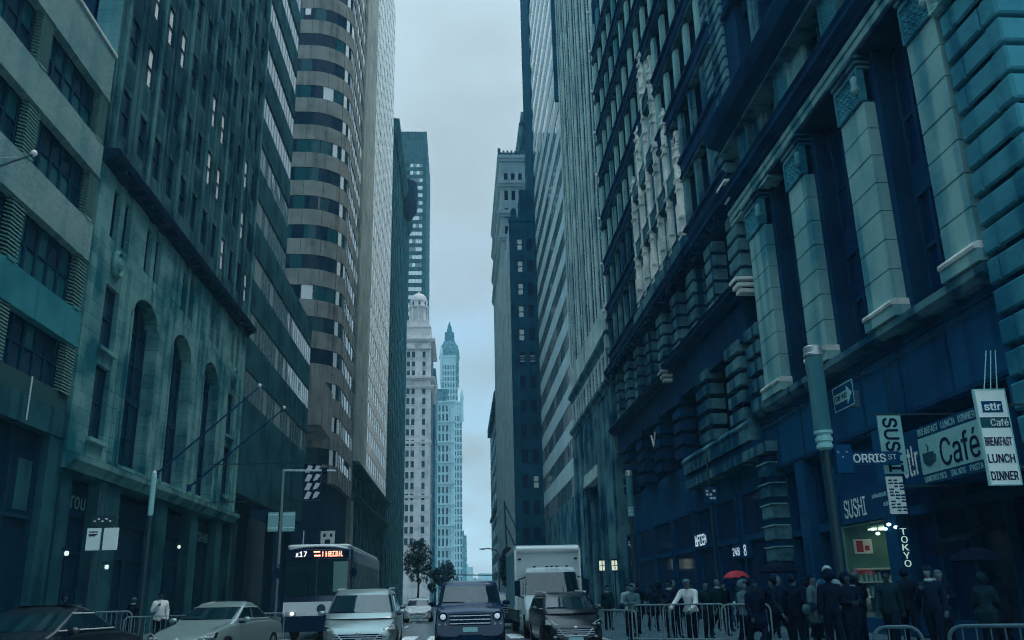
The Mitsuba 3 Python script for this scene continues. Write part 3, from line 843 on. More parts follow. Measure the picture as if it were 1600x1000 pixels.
put('frieze', B, RW([bx(R2S, R2E, 11.75, 13.5, -1.2, -.15), bx(R2S, R2E, 11.6, 11.745, -1.2, -.05)]), 'stone_navy')
put('lower_cornice', B, prism(RW, 34.2, 48.6, [(-1.2, 13.45), (.05, 13.46), (.15, 13.6), (.4, 13.7), (.42, 13.82), (.5, 13.9), (-1.2, 13.94)]), 'stone_navy')
put('lower_cornice', B, prism(RW, 48.9, R2E + .4, [(-1.2, 13.1), (.05, 13.11), (.15, 13.25), (.4, 13.35), (.42, 13.47), (.5, 13.55), (-1.2, 13.59)]), 'stone_navy')
for s0, zt in ((33.9, 13.94), (48.3, 13.6)):
    put('cornice_return', B, RW([bx(s0, s0 + .95, zt - .1, zt + .02, -.8, .52), bx(s0 + .1, s0 + .85, zt - .36, zt - .2, -.8, .42), bx(s0 + .2, s0 + .75, zt - .6, zt - .44, -.8, .32)]), 'stone_pale')
# third storey: short rusticated pilasters
for s0 in (34.6, 38.3, 42.0, 45.7, 49.4, 53.1, 56.8, 60.5, 64.2):
    k = put('short_pilaster', B, RW([bx(s0, s0 + 1.35, 13.95, 17.55, -1.1, -.12)]), 'stone_navy')
    for i in range(5):
        put('block', k, RW(cb(s0 - .05, s0 + 1.4, 14.02 + .7 * i, 14.54 + .7 * i, -.6, .06, .025)), 'stone_blue')
for s0 in (36.05, 39.75, 43.45, 47.15, 50.85, 54.55, 58.25, 61.95):
    window(RW, B, s0, s0 + 2.2, 13.95, 17.55, .7, 'mull', 'stone_navy', 'glass')
k = put('main_cornice', B, prism(RW, 34.2, R2E + .5, [(-1.2, 17.55), (.05, 17.57), (.15, 17.7), (.48, 17.85), (.5, 18.05), (.6, 18.25), (-1.2, 18.3)]), 'stone_navy')
for s in np.arange(36.2, R2E, 1.1):
    stamp(RW, 'bracket', k, 'mb', [bx(0, .4, 0, .2, -.1, .3)], 'stone_navy', s, 17.62, .1)
put('cornice_return', B, RW([bx(33.8, 35.0, 18.25, 18.38, -.8, .62), bx(33.95, 34.9, 17.95, 18.12, -.8, .5), bx(34.1, 34.8, 17.62, 17.8, -.8, .38)]), 'stone_pale')
# upper storeys
SP = 2.27
FL = 3.95
nf = 8
cols = [(36.9 + SP * i + .62, 36.9 + SP * (i + 1)) for i in range(13)]
rows = [(19.6 + FL * j, 22.1 + FL * j) for j in range(nf)]
wall_grid(RW, B, cols, rows, R2S, R2E, 18.31, 52.6, 'stone_navy', 1.1, .35, 'upper_wall')
for j in range(nf):
    z0 = rows[j][0]
    for a, b in cols:
        window(RW, B, a, b, rows[j][0], rows[j][1], .75, 'sash', 'stone_navy', ['glass', 'glass', 'glass', 'glass_teal'])
    for i in range(14):
        s = 36.9 + SP * i
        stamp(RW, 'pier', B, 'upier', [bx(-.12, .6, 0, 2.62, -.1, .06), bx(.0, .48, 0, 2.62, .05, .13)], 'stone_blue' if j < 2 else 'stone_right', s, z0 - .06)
    put('string_course', B, prism(RW, R2S, R2E, [(-.5, z0 - 1.2), (.22, z0 - 1.2), (.3, z0 - 1.08), (.18, z0 - 1.0), (.16, z0 - .3), (.3, z0 - .2), (.3, z0 - .07), (-.5, z0 - .06)]), 'stone_navy')
    put('light_moulding', B, prism(RW, R2S, R2E, [(-.2, z0 - 1.3), (.2, z0 - 1.3), (.24, z0 - 1.25), (.2, z0 - 1.205), (-.2, z0 - 1.205)]), 'stone_blue')
# end pier with grooved courses
k = put('end_pier', B, RW([bx(R2S + .003, 36.75, 18.31, 52.3, -1, .0)]), 'dark_brick')
for i in range(60):
    z0 = 19.4 + .62 * i
    if z0 > 51.5:
        break
    put('block', k, RW(cb(R2S - .3 if i % 2 else R2S - .1, 36.65, z0, z0 + .47, -.5, .08, .05)), 'stone_blue')
for j in range(8):
    put('globe_lamp', B, RW((lambda v, f: (np.column_stack([v[:, 0] + 65.6, v[:, 2] + 22.6 + FL * j, v[:, 1] + .6]), f))(*lathe((0, 0, 0), [(.02, 0), (.13, .07), (.16, .16), (.11, .27), (.02, .31)], 10))), 'white', True)
put('side_wall', B, south(R2S)([bx(13.05, 31.9, 46.2, 52.5, -.5, 0)]), 'dark_brick')
# carved gothic piers standing in front of the window grid
k = put('ornate_bay', B, RW([bx(41.6, 55.0, 18.35, 18.95, -.3, .5), bx(41.8, 54.8, 18.96, 19.15, -.3, .38)]), 'stone_blue')
XS = (42.3, 44.57, 46.84, 49.11, 51.38, 53.65)
TOPS = (24.9, 28.2, 32.6, 35.2, 31.0, 28.4)
for i, (s, top) in enumerate(zip(XS, TOPS)):
    base = 19.16
    shaft = [bx(s - .24, s + .24, base, top - 1.1, -.1, .30), bx(s - .13, s + .13, base + .4, top - 1.4, .29, .40), bx(s - .34, s - .26, base, top - 2.2, -.1, .2), bx(s + .26, s + .34, base, top - 2.2, -.1, .2)]
    z, q = base, 0
    while z < top - 1.6:
        e = .06 if q % 2 else .03
        shaft.append(bx(s - .30 - e, s + .30 + e, z, z + .12, -.1, .40 + e))
        shaft.append(bx(s - .27 - e * .5, s + .27 + e * .5, z + .125, z + .22, -.1, .35 + e * .5))
        z += (1.05, 1.7, .55)[q % 3]
        q += 1
    pier = put('carved_pier', k, RW(shaft), 'stone_pale')
    put('finial', pier, lathe(RW.P(s, top - 1.1, .16), [(.34, 0), (.34, .1), (.22, .16), (.2, .5), (.3, .56), (.3, .64), (.15, .72), (.17, .86), (.06, 1.0), (.11, 1.06), (.02, 1.2)], 8), 'stone_pale')
    for dz in (1.5,):
        for sx in (-.33, .33):
            put('pinnacle', pier, lathe(RW.P(s + sx, top - 1.1 - dz, .22), [(.09, 0), (.11, .05), (.08, .1), (.07, .5), (.1, .54), (.02, .85)], 6), 'stone_pale')
    put('relief', pier, studs(RW, s - .2, s + .2, base + .3, base + 1.9, .41, .09, .19), 'stone_pale')
    if i < 5:
        s2 = XS[i + 1]
        for q in range(4):
            z0 = rows[q][0]
            if z0 + 2.4 > min(top, TOPS[i + 1]) + 1.5:
                continue
            c = (s + s2) / 2
            kk = put('tracery', k, RW([bx(c - .07, c + .07, z0, z0 + 2.0, -.1, .16), bx(s + .36, s + .44, z0, z0 + 2.2, -.1, .12), bx(s2 - .44, s2 - .36, z0, z0 + 2.2, -.1, .12)]), 'stone_pale')
            for x0, x1 in ((s + .36, c), (c, s2 - .36)):
                m = (x0 + x1) / 2
                put('arch', kk, RW([tube([[x0 + .04, z0 + 1.6, .06], [x0 + .16, z0 + 2.0, .06], [m, z0 + 2.3, .06], [x1 - .16, z0 + 2.0, .06], [x1 - .04, z0 + 1.6, .06]], .06, 5)]), 'stone_pale')
            put('carved_spandrel', kk, studs(RW, s + .36, s2 - .36, z0 - 1.15, z0 - .12, .34, .08, .26), 'stone_blue')
put('chevron_emblem', B, RW([(lambda v, f: (np.column_stack([51.5 + (v[:, 0] - .5) * .12 + (.55 * (v[:, 1]) if q else -.55 * v[:, 1]), 9.75 + v[:, 1] * .75, v[:, 2]]), f))(*bx(0, 1, 0, 1, .5, .56)) for q in (0, 1)]), 'white')
for a, b in ((35.6, 39.0), (39.6, 43.0), (43.6, 46.3), (47.4, 51.8), (52.4, 57.0), (57.6, 62), (62.5, 66.6)):
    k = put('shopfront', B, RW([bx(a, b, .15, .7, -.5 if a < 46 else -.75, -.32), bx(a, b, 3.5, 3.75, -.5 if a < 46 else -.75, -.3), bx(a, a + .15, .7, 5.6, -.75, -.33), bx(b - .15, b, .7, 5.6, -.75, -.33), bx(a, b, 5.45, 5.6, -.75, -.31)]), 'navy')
    put('pane', k, RW(bx(a + .15, b - .15, .7, 3.5, -.48, -.42)), 'glass')
    put('pane', k, RW(bx(a + .15, b - .15, 3.75, 5.45, -.48, -.42)), 'glass')

# ---- third: ribbed pale tower
B = thing('ribbed_tower', 'pale ribbed stone tower with narrow dark window columns above a heavy cornice', 'building')
put('core', B, RW([bx(67.15, 91.9, .2, 75, -22, -.9)]), 'navy')
RIB = [67.2 + 4.1 * i for i in range(7)]
cols = []
for i in range(6):
    a = RIB[i] + 1.05
    cols += [(a, a + 1.25), (a + 1.75, a + 3.0)]
rows = [(24.6 + 3.55 * j, 26.9 + 3.55 * j) for j in range(14)]
wall_grid(RW, B, cols, rows, 67.1, 92.0, 21.76, 76, 'stone_rib', .7, .04, 'upper_wall')
for a, b in cols:
    for z0, z1 in rows:
        stamp(RW, 'window', B, 'rbw', [bx(0, 1.25, 0, 2.3, -.08, 0)], 'glass_dull' if rng.random() < .86 else 'blind_teal', a, z0, -.06)
for a, b in cols:
    for j in range(14):
        stamp(RW, 'spandrel_panel', B, 'rsp', [bx(.0, 1.25, .06, 1.19, -.1, -.025)], 'stone_blue', a, 26.9 + 3.55 * j)
for s in RIB[:-1]:
    put('rib', B, RW([bx(s, s + .8, 21.77, 76, -.1, .07), bx(s + .18, s + .62, 21.77, 76, .06, .12)]), 'stone_rib')
put('rib', B, RW([bx(91.3, 92.0, 21.77, 76, -.1, .07)]), 'stone_rib')
put('upper_cornice', B, prism(RW, 66.9, 92.2, [(-.7, 20.9), (.05, 20.92), (.1, 21.2), (.38, 21.4), (.42, 21.65), (-.7, 21.75)]), 'stone_blue')
put('corner_console', B, RW([bx(67.05, 68.0, 20.2, 22.6, -.5, .35)]), 'stone_rib')
c2 = [(68.5 + 1.95 * i, 69.5 + 1.95 * i) for i in range(12)]
wall_grid(RW, B, c2, [(18.3, 20.5)], 67.1, 92.0, 18.05, 20.9, 'stone_rib', .7, .05, 'frieze_wall')
for a, b in c2:
    window(RW, B, a, b, 18.3, 20.5, .1, 'pane', glass='glass')
put('mid_cornice', B, prism(RW, 66.9, 92.2, [(-.7, 17.2), (.05, 17.22), (.1, 17.5), (.36, 17.7), (.4, 17.95), (-.7, 18.04)]), 'stone_blue')
for s0, s1 in ((67.2, 69.0), (74.6, 76.2), (85.0, 86.8), (90.2, 92.0)):
    put('base_pier', B, RW([bx(s0, s1, .15, 17.2, -.8, .1), bx(s0 + .4, s1 - .4, .15, 17.1, 0, .18)]), 'stone_blue')
c3 = [(76.6 + 1.35 * i, 77.3 + 1.35 * i) for i in range(6)]
wall_grid(RW, B, c3, [(13.0, 16.2)], 76.2, 85.0, 12.4, 17.2, 'stone_blue', .7, .05, 'grille_wall')
for a, b in c3:
    window(RW, B, a, b, 13.0, 16.2, .1, 'pane', glass='glass')
put('entrance_lintel', B, RW([bx(76.2, 85.0, 11.2, 11.7, -.8, .15), bx(76.2, 85.0, 11.75, 12.35, -.8, .05)]), 'stone_rib')
put('entrance_recess', B, RW([bx(76.2, 85.0, .15, 11.15, -3, -2.6)]), 'navy')
put('base_wall', B, RW([bx(69.0, 74.6, .15, 17.2, -.8, -.1), bx(86.8, 90.2, .15, 17.2, -.8, -.1)]), 'stone_blue')
for a in (69.6, 72.2, 87.2):
    window(RW, B, a, a + 1.9, 5.5, 11.5, .3, 'pane', glass='glass')
for s in (76.9, 84.3):
    v, f = lathe((0, 0, 0), [(.55, 0), (.55, .4), (.42, .5), (.36, 9.6), (.45, 9.8), (.55, 10.3), (.6, 10.9)], 16)
    put('column', B, RW((np.column_stack([v[:, 0] + s, v[:, 2] + .2, v[:, 1] - .7]), f)), 'stone_blue', 40)

# ---- fourth: glass and stone strips
B = thing('striped_tower', 'tall glass tower with pale stone strips and reflecting ribbon windows on the right', 'building')
put('core', B, RW([bx(92.2, 127.5, .2, 99, -25, -.5)]), 'navy')
zb = [9.5 + 4.0 * i for i in range(22)]
for i, z in enumerate(zb):
    put('stone_strip', B, RW([bx(92.1, 127.6, z, z + 1.95, -.45, 0)] + [bx(92.1 + 2.96 * q, 92.14 + 2.96 * q, z + .02, z + 1.93, -.1, .012) for q in range(13)]), 'stone_cyan' if i > 0 else 'stone_blue')
    for q in range(12):
        a = 92.1 + 2.96 * q
        k = stamp(RW, 'window', B, 'stw', ring(2.96, 2.05, .05, -.05, 0) + [bx(1.45, 1.51, .05, 2.0, -.04, .01)], 'frame_grey', a, z + 1.95, -.03) if z < 62 and q % 1 == 0 and i * 12 + q < 160 else None
        stamp(RW, 'pane', k or B, 'stp', [bx(.05, 2.91, .05, 2.0, -.04, -.02)], rng.choice(['glass_sky', 'glass_sky', 'glass_grey', 'glass_teal']) if z < 30 else 'glass_sky', a, z + 1.95, -.03) if k else stamp(RW, 'window', B, 'stp2', [bx(.03, 2.93, .0, 2.05, -.07, -.0)], 'glass_sky', a, z + 1.95, -.03)
put('end_pier', B, RW([bx(127.6, 141, .15, 112, -26, .15)]), 'brick_blue')
put('end_edge', B, RW([bx(140.2, 141.02, .15, 112.02, -.5, .3)]), 'stone_blue')
put('roof_band', B, RW([bx(92.0, 127.6, 97.5, 100, -.5, .1)]), 'stone_navy')
put('base_wall', B, RW([bx(92.1, 127.6, 6.5, 9.5, -.5, -.02)]), 'stone_blue')
for q in range(8):
    a = 92.3 + 4.42 * q
    put('base_pier', B, RW(bx(a, a + 1.2, .15, 6.5, -.6, .0)), 'stone_blue')
    put('shop_window', B, RW(bx(a + 1.2, a + 4.42, .15, 6.5, -.5, -.4)), 'glass')
put('dark_setback', B, RW([bx(92.2, 97.5, 82, 101, -3, .5), bx(92.1, 92.8, 58, 82, -1, .5)]), 'brick_blue')

# ---- fifth: dark block that steps out into the street
FW5 = 128.3
B = thing('dark_brick_building', 'narrow dark blue brick building facing the viewer with two columns of sash windows', 'building')
S5 = south(FW5)
put('core', B, S5([bx(8.0, 13.4, .2, 57.5, -30, -.6)]), 'navy')
cols = [(9.05, 9.95), (10.6, 11.5)]
rows = [(5.2 + 3.7 * i, 7.2 + 3.7 * i) for i in range(14)]
wall_grid(S5, B, cols, rows, 7.9, 13.5, .15, 58.2, 'brick_blue', .5, .05)
for a, b in cols:
    for j, (z0, z1) in enumerate(rows):
        g = 'glass'
        k = window(S5, B, a, b, z0, z1, .22, 'sash', 'stone_navy', 'glass')
        if (a < 10 and j in (9, 10, 11, 12, 13)) or (j == 3 and a > 10) or (j == 8):
            stamp(S5, 'blind', k, ('b5', j == 8), [bx(.1, .8, .15, .9, -.045, -.03), bx(.1, .8, 1.08, 1.85, -.045, -.03)] if j != 8 else [bx(.1, .8, zz, zz + .12, -.045, -.03) for zz in (.5, .9, 1.3)], 'white_sign', a, z0, -.22)
put('parapet', B, S5([bx(7.85, 13.5, 58.2, 58.8, -1, .1), bx(8.2, 9.1, 58.8, 60.2, -1, .0), bx(9.8, 12.0, 58.8, 64.0, -6, -.6)]), 'brick_blue')
W5 = Fac((7.9, 0), (0, 1), (-1, 0))
wall_grid(W5, B, [(130.5 + 4 * i, 132.2 + 4 * i) for i in range(5)], [(5.2 + 3.7 * i, 7.4 + 3.7 * i) for i in range(14)], FW5 + .51, 150.4, .15, 58.2, 'stone_cyan', .3, .08, 'street_wall')
put('street_glass', B, W5(bx(FW5 + .6, 150.3, 3, 57.8, -.28, -.2)), 'glass')

# ---- sixth: light tower with a crown
B = thing('crowned_tower', 'tall pale tower with a corniced crown rising behind the dark brick building', 'building')
S6 = south(150.6)
W6 = Fac((7.75, 0), (0, 1), (-1, 0))
put('core', B, S6([bx(7.9, 14.9, .2, 80, -35, -.6)]), 'navy')
cols = [(8.5 + 1.35 * i, 9.2 + 1.35 * i) for i in range(5)]
rows = [(40 + 3.6 * i, 42 + 3.6 * i) for i in range(11)]
wall_grid(S6, B, cols, rows, 7.75, 15.0, .15, 80.8, 'stone_cyan', .5, .1)
for a, b in cols:
    for z0, z1 in rows:
        window(S6, B, a, b, z0, z1, .3, 'pane', glass='glass')
wall_grid(W6, B, [(153 + 4.4 * i, 155 + 4.4 * i) for i in range(8)], [(4 + 3.6 * i, 6.2 + 3.6 * i) for i in range(21)], 151.1, 188, .15, 80.8, 'stone_cyan', .5, .1, 'street_wall')
for i in range(8):
    for j in range(21):
        stamp(W6, 'window', B, 'w6', [bx(0, 2, 0, 2.2, -.08, 0)], 'glass', 153 + 4.4 * i, 4 + 3.6 * j, -.3)
for z in (64.6, 69.5, 75.6, 80.9):
    put('cornice', B, [bx(7.3, 15.2, 150.1, 188.4, z, z + .7), bx(7.5, 15.1, 150.3, 188.2, z - .5, z - .005)], 'stone_cyan')
put('crown', B, [bx(7.4, 7.9, 150.2, 150.7, 81.6, 83.0), bx(7.6, 15, 150.4, 188, 81.6, 82.2)] + [bx(7.6 + .75 * i, 7.95 + .75 * i, 150.4, 150.7, 82.2, 82.6) for i in range(10)], 'stone_blue')
put('rear_block', B, [bx(12.2, 15.6, 158, 188, 60, 93.0), bx(12.6, 15.6, 157.5, 188, 93.0, 95.2)], 'stone_blue')
# ---- low dark row behind
B = thing('dark_terrace', 'low dark blue buildings at the far right end of the street', 'building')
W7 = Fac((8.2, 0), (0, 1), (-1, 0))
put('wall', B, W7([bx(188.2, 236, .15, 44, -8, 0), bx(188.1, 236.4, 42.5, 44.5, -1, .7), bx(188.2, 236, 20, 20.7, -1, .4)]), 'stone_blue')
for i in range(11):
    for j in range(10):
        stamp(W7, 'window', B, 'w7', [bx(0, 1.6, 0, 2.2, -.05, .02)], 'glass', 190 + 4.1 * i, 3 + 3.9 * j, .03)
# ================================================================ the far end of the street
B = thing('cupola_building', 'white stone office building far off with a small domed cupola on its roof', 'building')
YC = 300.0
SCU = south(YC)
mat('glass_far', (.015, .06, .10), .6)
put('core', B, SCU([bx(-21.4, -10.0, .2, 88, -30, -.5)]), 'glass_far')
cols = [(-20.6, -19.6), (-18.35, -17.2), (-16.6, -15.45), (-12.9, -11.8)]
rows = [(18.5 + 3.62 * i, 20.7 + 3.62 * i) for i in range(15)] + [(75.8, 77.6), (79.0, 80.8), (82.2, 84.4)]
wall_grid(SCU, B, cols, rows, -21.5, -9.9, .15, 88.5, 'stone_far', .45, .05)
for a, b in cols:
    for z0, z1 in rows:
        k = window(SCU, B, a, b, z0, z1, .22, 'pane', glass='glass_far')
        put('sill', k, SCU([bx(a - .2, b + .2, z0 - .3, z0 - .02, -.1, .22)]), 'stone_far')
for z, e in ((34.2, .35), (52.4, .35), (71.6, .9), (74.6, 1.5), (88.5, 1.4)):
    put('cornice', B, SCU([bx(-21.5 - e, -9.9 + e, z, z + .45, -30 if z > 60 else -1, e), bx(-21.5 - e * .6, -9.9 + e * .6, z - .5, z - .004, -1, e * .6)]), 'stone_far')
put('pedimented_attic', B, SCU([bx(-20.6, -10.2, 89.0, 93.4, -20, -.6), bx(-20.9, -10.0, 93.4, 93.9, -20, -.2), bx(-19.9, -10.6, 93.9, 96.2, -18, -1.2)]), 'stone_far')
for cx in (-17.2, -12.0):
    v, f = lathe((0, 0, 0), [(2.2, 0), (2.2, .4), (1.9, .4), (1.9, .9)], 20)
    v = np.column_stack([v[:, 0] + cx, np.abs(v[:, 1]) + 85.2, v[:, 2] - .1])
    put('arch_hood', B, SCU((v, f)), 'stone_far')
cup = put('drum', B, lathe((-14.6, YC + 5, 96.0), [(3.3, 0), (3.3, .5), (3.0, .6), (3.0, 5.4)], 24), 'stone_far', 30)
for i in range(10):
    a = 2 * math.pi * i / 10 + .3
    put('colonnette', cup, lathe((-14.6 + 3.25 * math.cos(a), YC + 5 + 3.25 * math.sin(a), 96.6), [(.34, 0), (.3, 4.6), (.4, 4.9)], 8), 'stone_far', 40)
put('drum_cornice', cup, lathe((-14.6, YC + 5, 101.5), [(3.4, 0), (3.9, .3), (3.9, .6), (3.1, .7), (3.0, 2.6), (3.3, 2.7), (3.3, 3.0)], 24), 'stone_far', 30)
for i in range(8):
    a = 2 * math.pi * i / 8 + .12
    put('drum_window', cup, (lambda v, f: (v + [-14.6 + 2.98 * math.cos(a), YC + 5 + 2.98 * math.sin(a), 102.4], f))(*lathe((0, 0, 0), [(.3, 0), (.36, .5), (.3, 1.2), (.05, 1.5)], 8)), 'glass')
put('dome', B, lathe((-14.6, YC + 5, 104.5), [(3.0, 0)] + [(3.0 * math.cos(t), 3.1 * math.sin(t)) for t in np.linspace(0, 1.45, 10)] + [(.35, 3.2), (.3, 3.9), (.1, 4.1), (.06, 5.6), (.02, 5.7)], 24), 'stone_far', 40)

B = thing('dark_tower', 'broad black steel tower with thin bright window strips behind the domed cupola', 'building')
SDT = south(380.0)
put('core', B, SDT([bx(-69.8, -15.5, .2, 214, -50, -.4)]), 'navy_left')
zs = [20 + 3.9 * i for i in range(46)]
put('spandrels', B, SDT([bx(-70, -15.3, z, z + 1.9, -.5, 0) for z in zs] + [bx(-70, -15.3, 199.2, 216.3, -.5, .0)]), 'teal_wall')
put('column', B, SDT([bx(-16.9, -15.3, .2, 216.2, -.5, .3)]), 'teal_wall')
put('column', B, SDT([bx(-38, -36.5, .2, 216.2, -.5, .3)]), 'teal_wall')
for z in zs[12:]:
    for q in range(4):
        put('window', B, SDT(bx(-23.0 + 1.5 * q, -21.6 + 1.5 * q, z + 1.95, z + 3.85, -.4, -.2)), 'blind' if rng.random() < .72 else 'glass_grey')
put('end_wall', B, Fac((-15.3, 0), (0, 1), (1, 0))([bx(380.1, 430, .2, 216.1, -1, 0)]), 'teal_wall')

B = thing('shadowed_block', 'thin slice of a dark navy building edge in front of the far stone colonnades', 'building')
put('wall', B, south(330.0)([bx(-10.9, -9.1, .15, 86, -30, 0), bx(-10.9, -8.9, 60, 61, -30, .3)] + [bx(-10.9, -9.0, z, z + .5, -10, .15) for z in range(8, 84, 7)]), 'stone_blue')

B = thing('colonnade_building', 'far stone building of stacked colonnades and strong horizontal ledges', 'building')
SCB = south(600.0)
put('core', B, SCB([bx(-26, -3.9, .2, 126, -40, -1.2)]), 'glass_far')
xs = [-25.5 + 2.6 * i for i in range(9)]
for t in range(9):
    z0 = 6 + 13.9 * t - (6 if t == 0 else 0)
    z1 = 6 + 13.9 * (t + 1)
    if z1 > 134:
        break
    k = put('tier', B, SCB([bx(-26, -3.4, z1 - 2.2, z1 - .4, -1.3, 0), bx(-26.4, -2.9, z1 - .4, z1 + .6, -1.3, 1.3), bx(-26, -3.6, (z0 + z1) / 2 - 1.2, (z0 + z1) / 2 + .6, -1.3, -.6), bx(-6.4, -3.4, z0, z1 - 2.2, -1.3, -.05)]), 'stone_cyan')
    for x in xs[:8]:
        put('column', k, lathe((x, 600.1, z0 + .6), [(.75, 0), (.62, .5), (.55, (z1 - z0) - 3.2), (.8, (z1 - z0) - 2.85)], 8), 'stone_cyan', 40)
        if x < -7:
            for zz in (z0 + 1.2, (z0 + z1) / 2 + .8):
                stamp(SCB, 'window', B, ('cbw', t == 0), [bx(.8, 1.8, 0, 3.6, -.1, 0)], 'glass_far', x, zz, -1.05)
put('side_wall', B, Fac((-3.4, 0), (0, 1), (1, 0))([bx(600.1, 640, .2, 131, -1, 0)]), 'stone_cyan')
put('penthouse', B, SCB([bx(-24, -9, 131.5, 140, -30, -3), bx(-24.5, -8.5, 140, 141, -30, -2.6)]), 'stone_blue')

B = thing('gothic_skyscraper', 'far gothic skyscraper with a steep pointed roof and corner turrets', 'building')
SGW = south(770.0)
put('core', B, SGW([bx(-20, 1.6, .2, 166, -25, -.6), bx(-16.4, -1.6, 160, 209, -22, -.6)]), 'glass_far')


def gothic(x0, x1, z0, z1, n, pitch, parent):
    w = (x1 - x0) / n
    c = [(x0 + w * i + w * .34, x0 + w * (i + 1) - w * .12) for i in range(n)]
    r = [(z0 + pitch * i + 1.6, z0 + pitch * (i + 1)) for i in range(int((z1 - z0) / pitch) - 1)]
    wall_grid(SGW, parent, c, r, x0, x1, z0, z1, 'stone_cyan', .55, .2)
    for a, b in c:
        for p, q in r:
            stamp(SGW, 'window', parent, ('gw', round(b - a, 2), round(q - p, 2)), [bx(0, b - a, 0, q - p, -.05, 0)], 'glass_far', a, p, -.4)


gothic(-20.3, 2.0, .2, 166.5, 9, 6.2, B)
gothic(-16.2, -1.8, 168.2, 210, 6, 5.6, B)
put('ledge', B, SGW([bx(-20.9, 2.6, 166.5, 168.2, -26, .8), bx(-20.7, 2.4, 119, 120.2, -26, .5), bx(-20.6, 2.3, 186 - 120, 67.2, -26, .4), bx(-16.9, -1.1, 186, 187, -23, .5), bx(-17.0, -1.0, 208.6, 210.4, -23, .7)]), 'stone_cyan')
for x, y in ((-20.4, 769.8), (2.1, 769.8)):
    put('turret', B, lathe((x, y, 150), [(1.4, 0), (1.4, 20), (1.7, 20.4), (1.5, 24), (.1, 30)], 8), 'stone_cyan')
for x, y in ((-16.3, 769.7), (-1.7, 769.7), (-16.3, 791.5), (-1.7, 791.5)):
    put('turret', B, lathe((x, y, 186), [(1.2, 0), (1.2, 25), (1.6, 25.4), (1.4, 28.5), (.1, 34)], 8), 'stone_blue' if x > -2 else 'stone_cyan')
rf = put('roof', B, lathe((-9.0, 780.6, 210.3), [(9.6, 0), (8.6, 5), (8.6, 6), (7.2, 12.5), (5.4, 15.5), (5.2, 16.6)], 8), 'stone_blue')
put('lantern', rf, lathe((-9.0, 780.6, 226.5), [(4.6, 0), (4.2, 7.6), (4.8, 8.0), (2.6, 9.2), (2.0, 13.2), (.2, 19)], 8), 'brick_blue')

B = thing('distant_block', 'tiny pale building at the far end beneath the open sky', 'building')
put('wall', B, south(930.0)([bx(1.5, 6.8, .2, 63, -20, 0), bx(2.0, 4.2, 63, 68, -10, -1), bx(1.2, 7.2, 40, 41, -20, .5)]), 'stone_blue')
B = thing('distant_block', 'low pale building at the very end of the street, right of the tiny pale one', 'building')
put('wall', B, south(1000.0)([bx(5, 14, .2, 34, -20, 0), bx(13, 34, .2, 22, -20, .5), bx(6, 9, 34, 37, -8, -1)]), 'stone_cyan')
B = thing('distant_block', 'hazy far building closing the street behind the traffic', 'building')
put('wall', B, south(1100.0)([bx(-60, 60, .2, 16, -20, 0), bx(22, 60, 16, 30, -20, -.5)]), 'stone_cyan')

# ================================================================ ground
def road_fn(p, n, uv):
    a = fbm(p.x * .35, p.y * .12, 0, 3)
    g = noise(p.x * 22, p.y * 22, 0)
    tr = noise(p.x * 1.6, p.y * .03, 2)
    k = dr.clip((a - .35) * 1.2 + (g - .5) * .35 + (tr - .5) * .5, 0, 1)
    return mix((.075, .105, .115), (.16, .20, .205), k)


scene['asphalt'] = {'type': 'twosided', 'bsdf': {'type': 'principled', 'base_color': proc(road_fn), 'roughness': .2, 'specular': .7}}
stone('pavement', (.07, .13, .16), (.03, .075, .105), .8, .2, .6)


def sheet(x0, x1, y0, y1, z, nx=1, ny=1):
    X, Y = np.meshgrid(np.linspace(x0, x1, nx + 1), np.linspace(y0, y1, ny + 1), indexing='ij')
    v = np.stack([X, Y, X * 0 + z], -1).reshape(-1, 3)
    k = ny + 1
    f = np.array([[a, a + k, a + k + 1] for a in (i * k + j for i in range(nx) for j in range(ny))] + [[a, a + k + 1, a + 1] for a in (i * k + j for i in range(nx) for j in range(ny))])
    return v, f


k = put('ground', None, sheet(-2500, 2500, -600, 4500, -.012), 'asphalt')
tag(k, 'dark wet ground under the city', kind='structure')
k = put('road', None, sheet(-9.6, 4.3, -60, 1300, 0.0), 'asphalt')
tag(k, 'grey damp asphalt avenue running between the buildings', kind='structure')
for nm, x0, x1, lb in (('left_pavement', -14.6, -9.6, 'left pavement in front of the shops'), ('right_pavement', 4.3, 12.2, 'right pavement crowded with people')):
    segs = [(14, 1100)] if nm[0] == 'l' else [(16.0, 127)]
    if nm[0] == 'l':
        k = put(nm, None, [bx(x0, x1 - .18, -60, 1100, -.2, .15)], 'pavement')
    else:
        k = put(nm, None, [bx(x0 + .18, x1, 16.0, 128, -.2, .15), bx(4.48, 8.1, 128, 900, -.2, .148)], 'pavement')
    tag(k, lb, kind='structure')
    c = (x1 - .18, x1) if nm[0] == 'l' else (x0, x0 + .18)
    for i in range(40):
        y0 = (12 if nm[0] == 'l' else 16) + 2.4 * i
        put('kerb_stone', k, cb(c[0], c[1], y0 + .01, y0 + 2.39, -.2, .152, .015), 'pillar_stone')
    for i in range(22):
        for j in range(3 if nm[0] == 'l' else 5):
            px0 = x0 + (.1 if nm[0] == 'l' else .2) + j * 1.5
            y0 = 20 + 1.5 * i
            if px0 + 1.5 < x1 - (.2 if nm[0] == 'l' else 0):
                put('slab', k, cb(px0 + .01, px0 + 1.49, y0 + .01, y0 + 1.49, .1, .158, .006), 'pavement')
for i in range(14):
    for x in (-6.3, -2.9, .6):
        k = put('lane_marking', 'road', sheet(x - .06, x + .06, 22 + 9 * i, 25 + 9 * i, .004), 'white')
k = put('crosswalk', 'road', [sheet(-9.2 + 1.0 * i, -8.65 + 1.0 * i, 33.5, 37.5, .0045) for i in range(13)], 'white')
labels[k] = {'kind': 'stuff'}
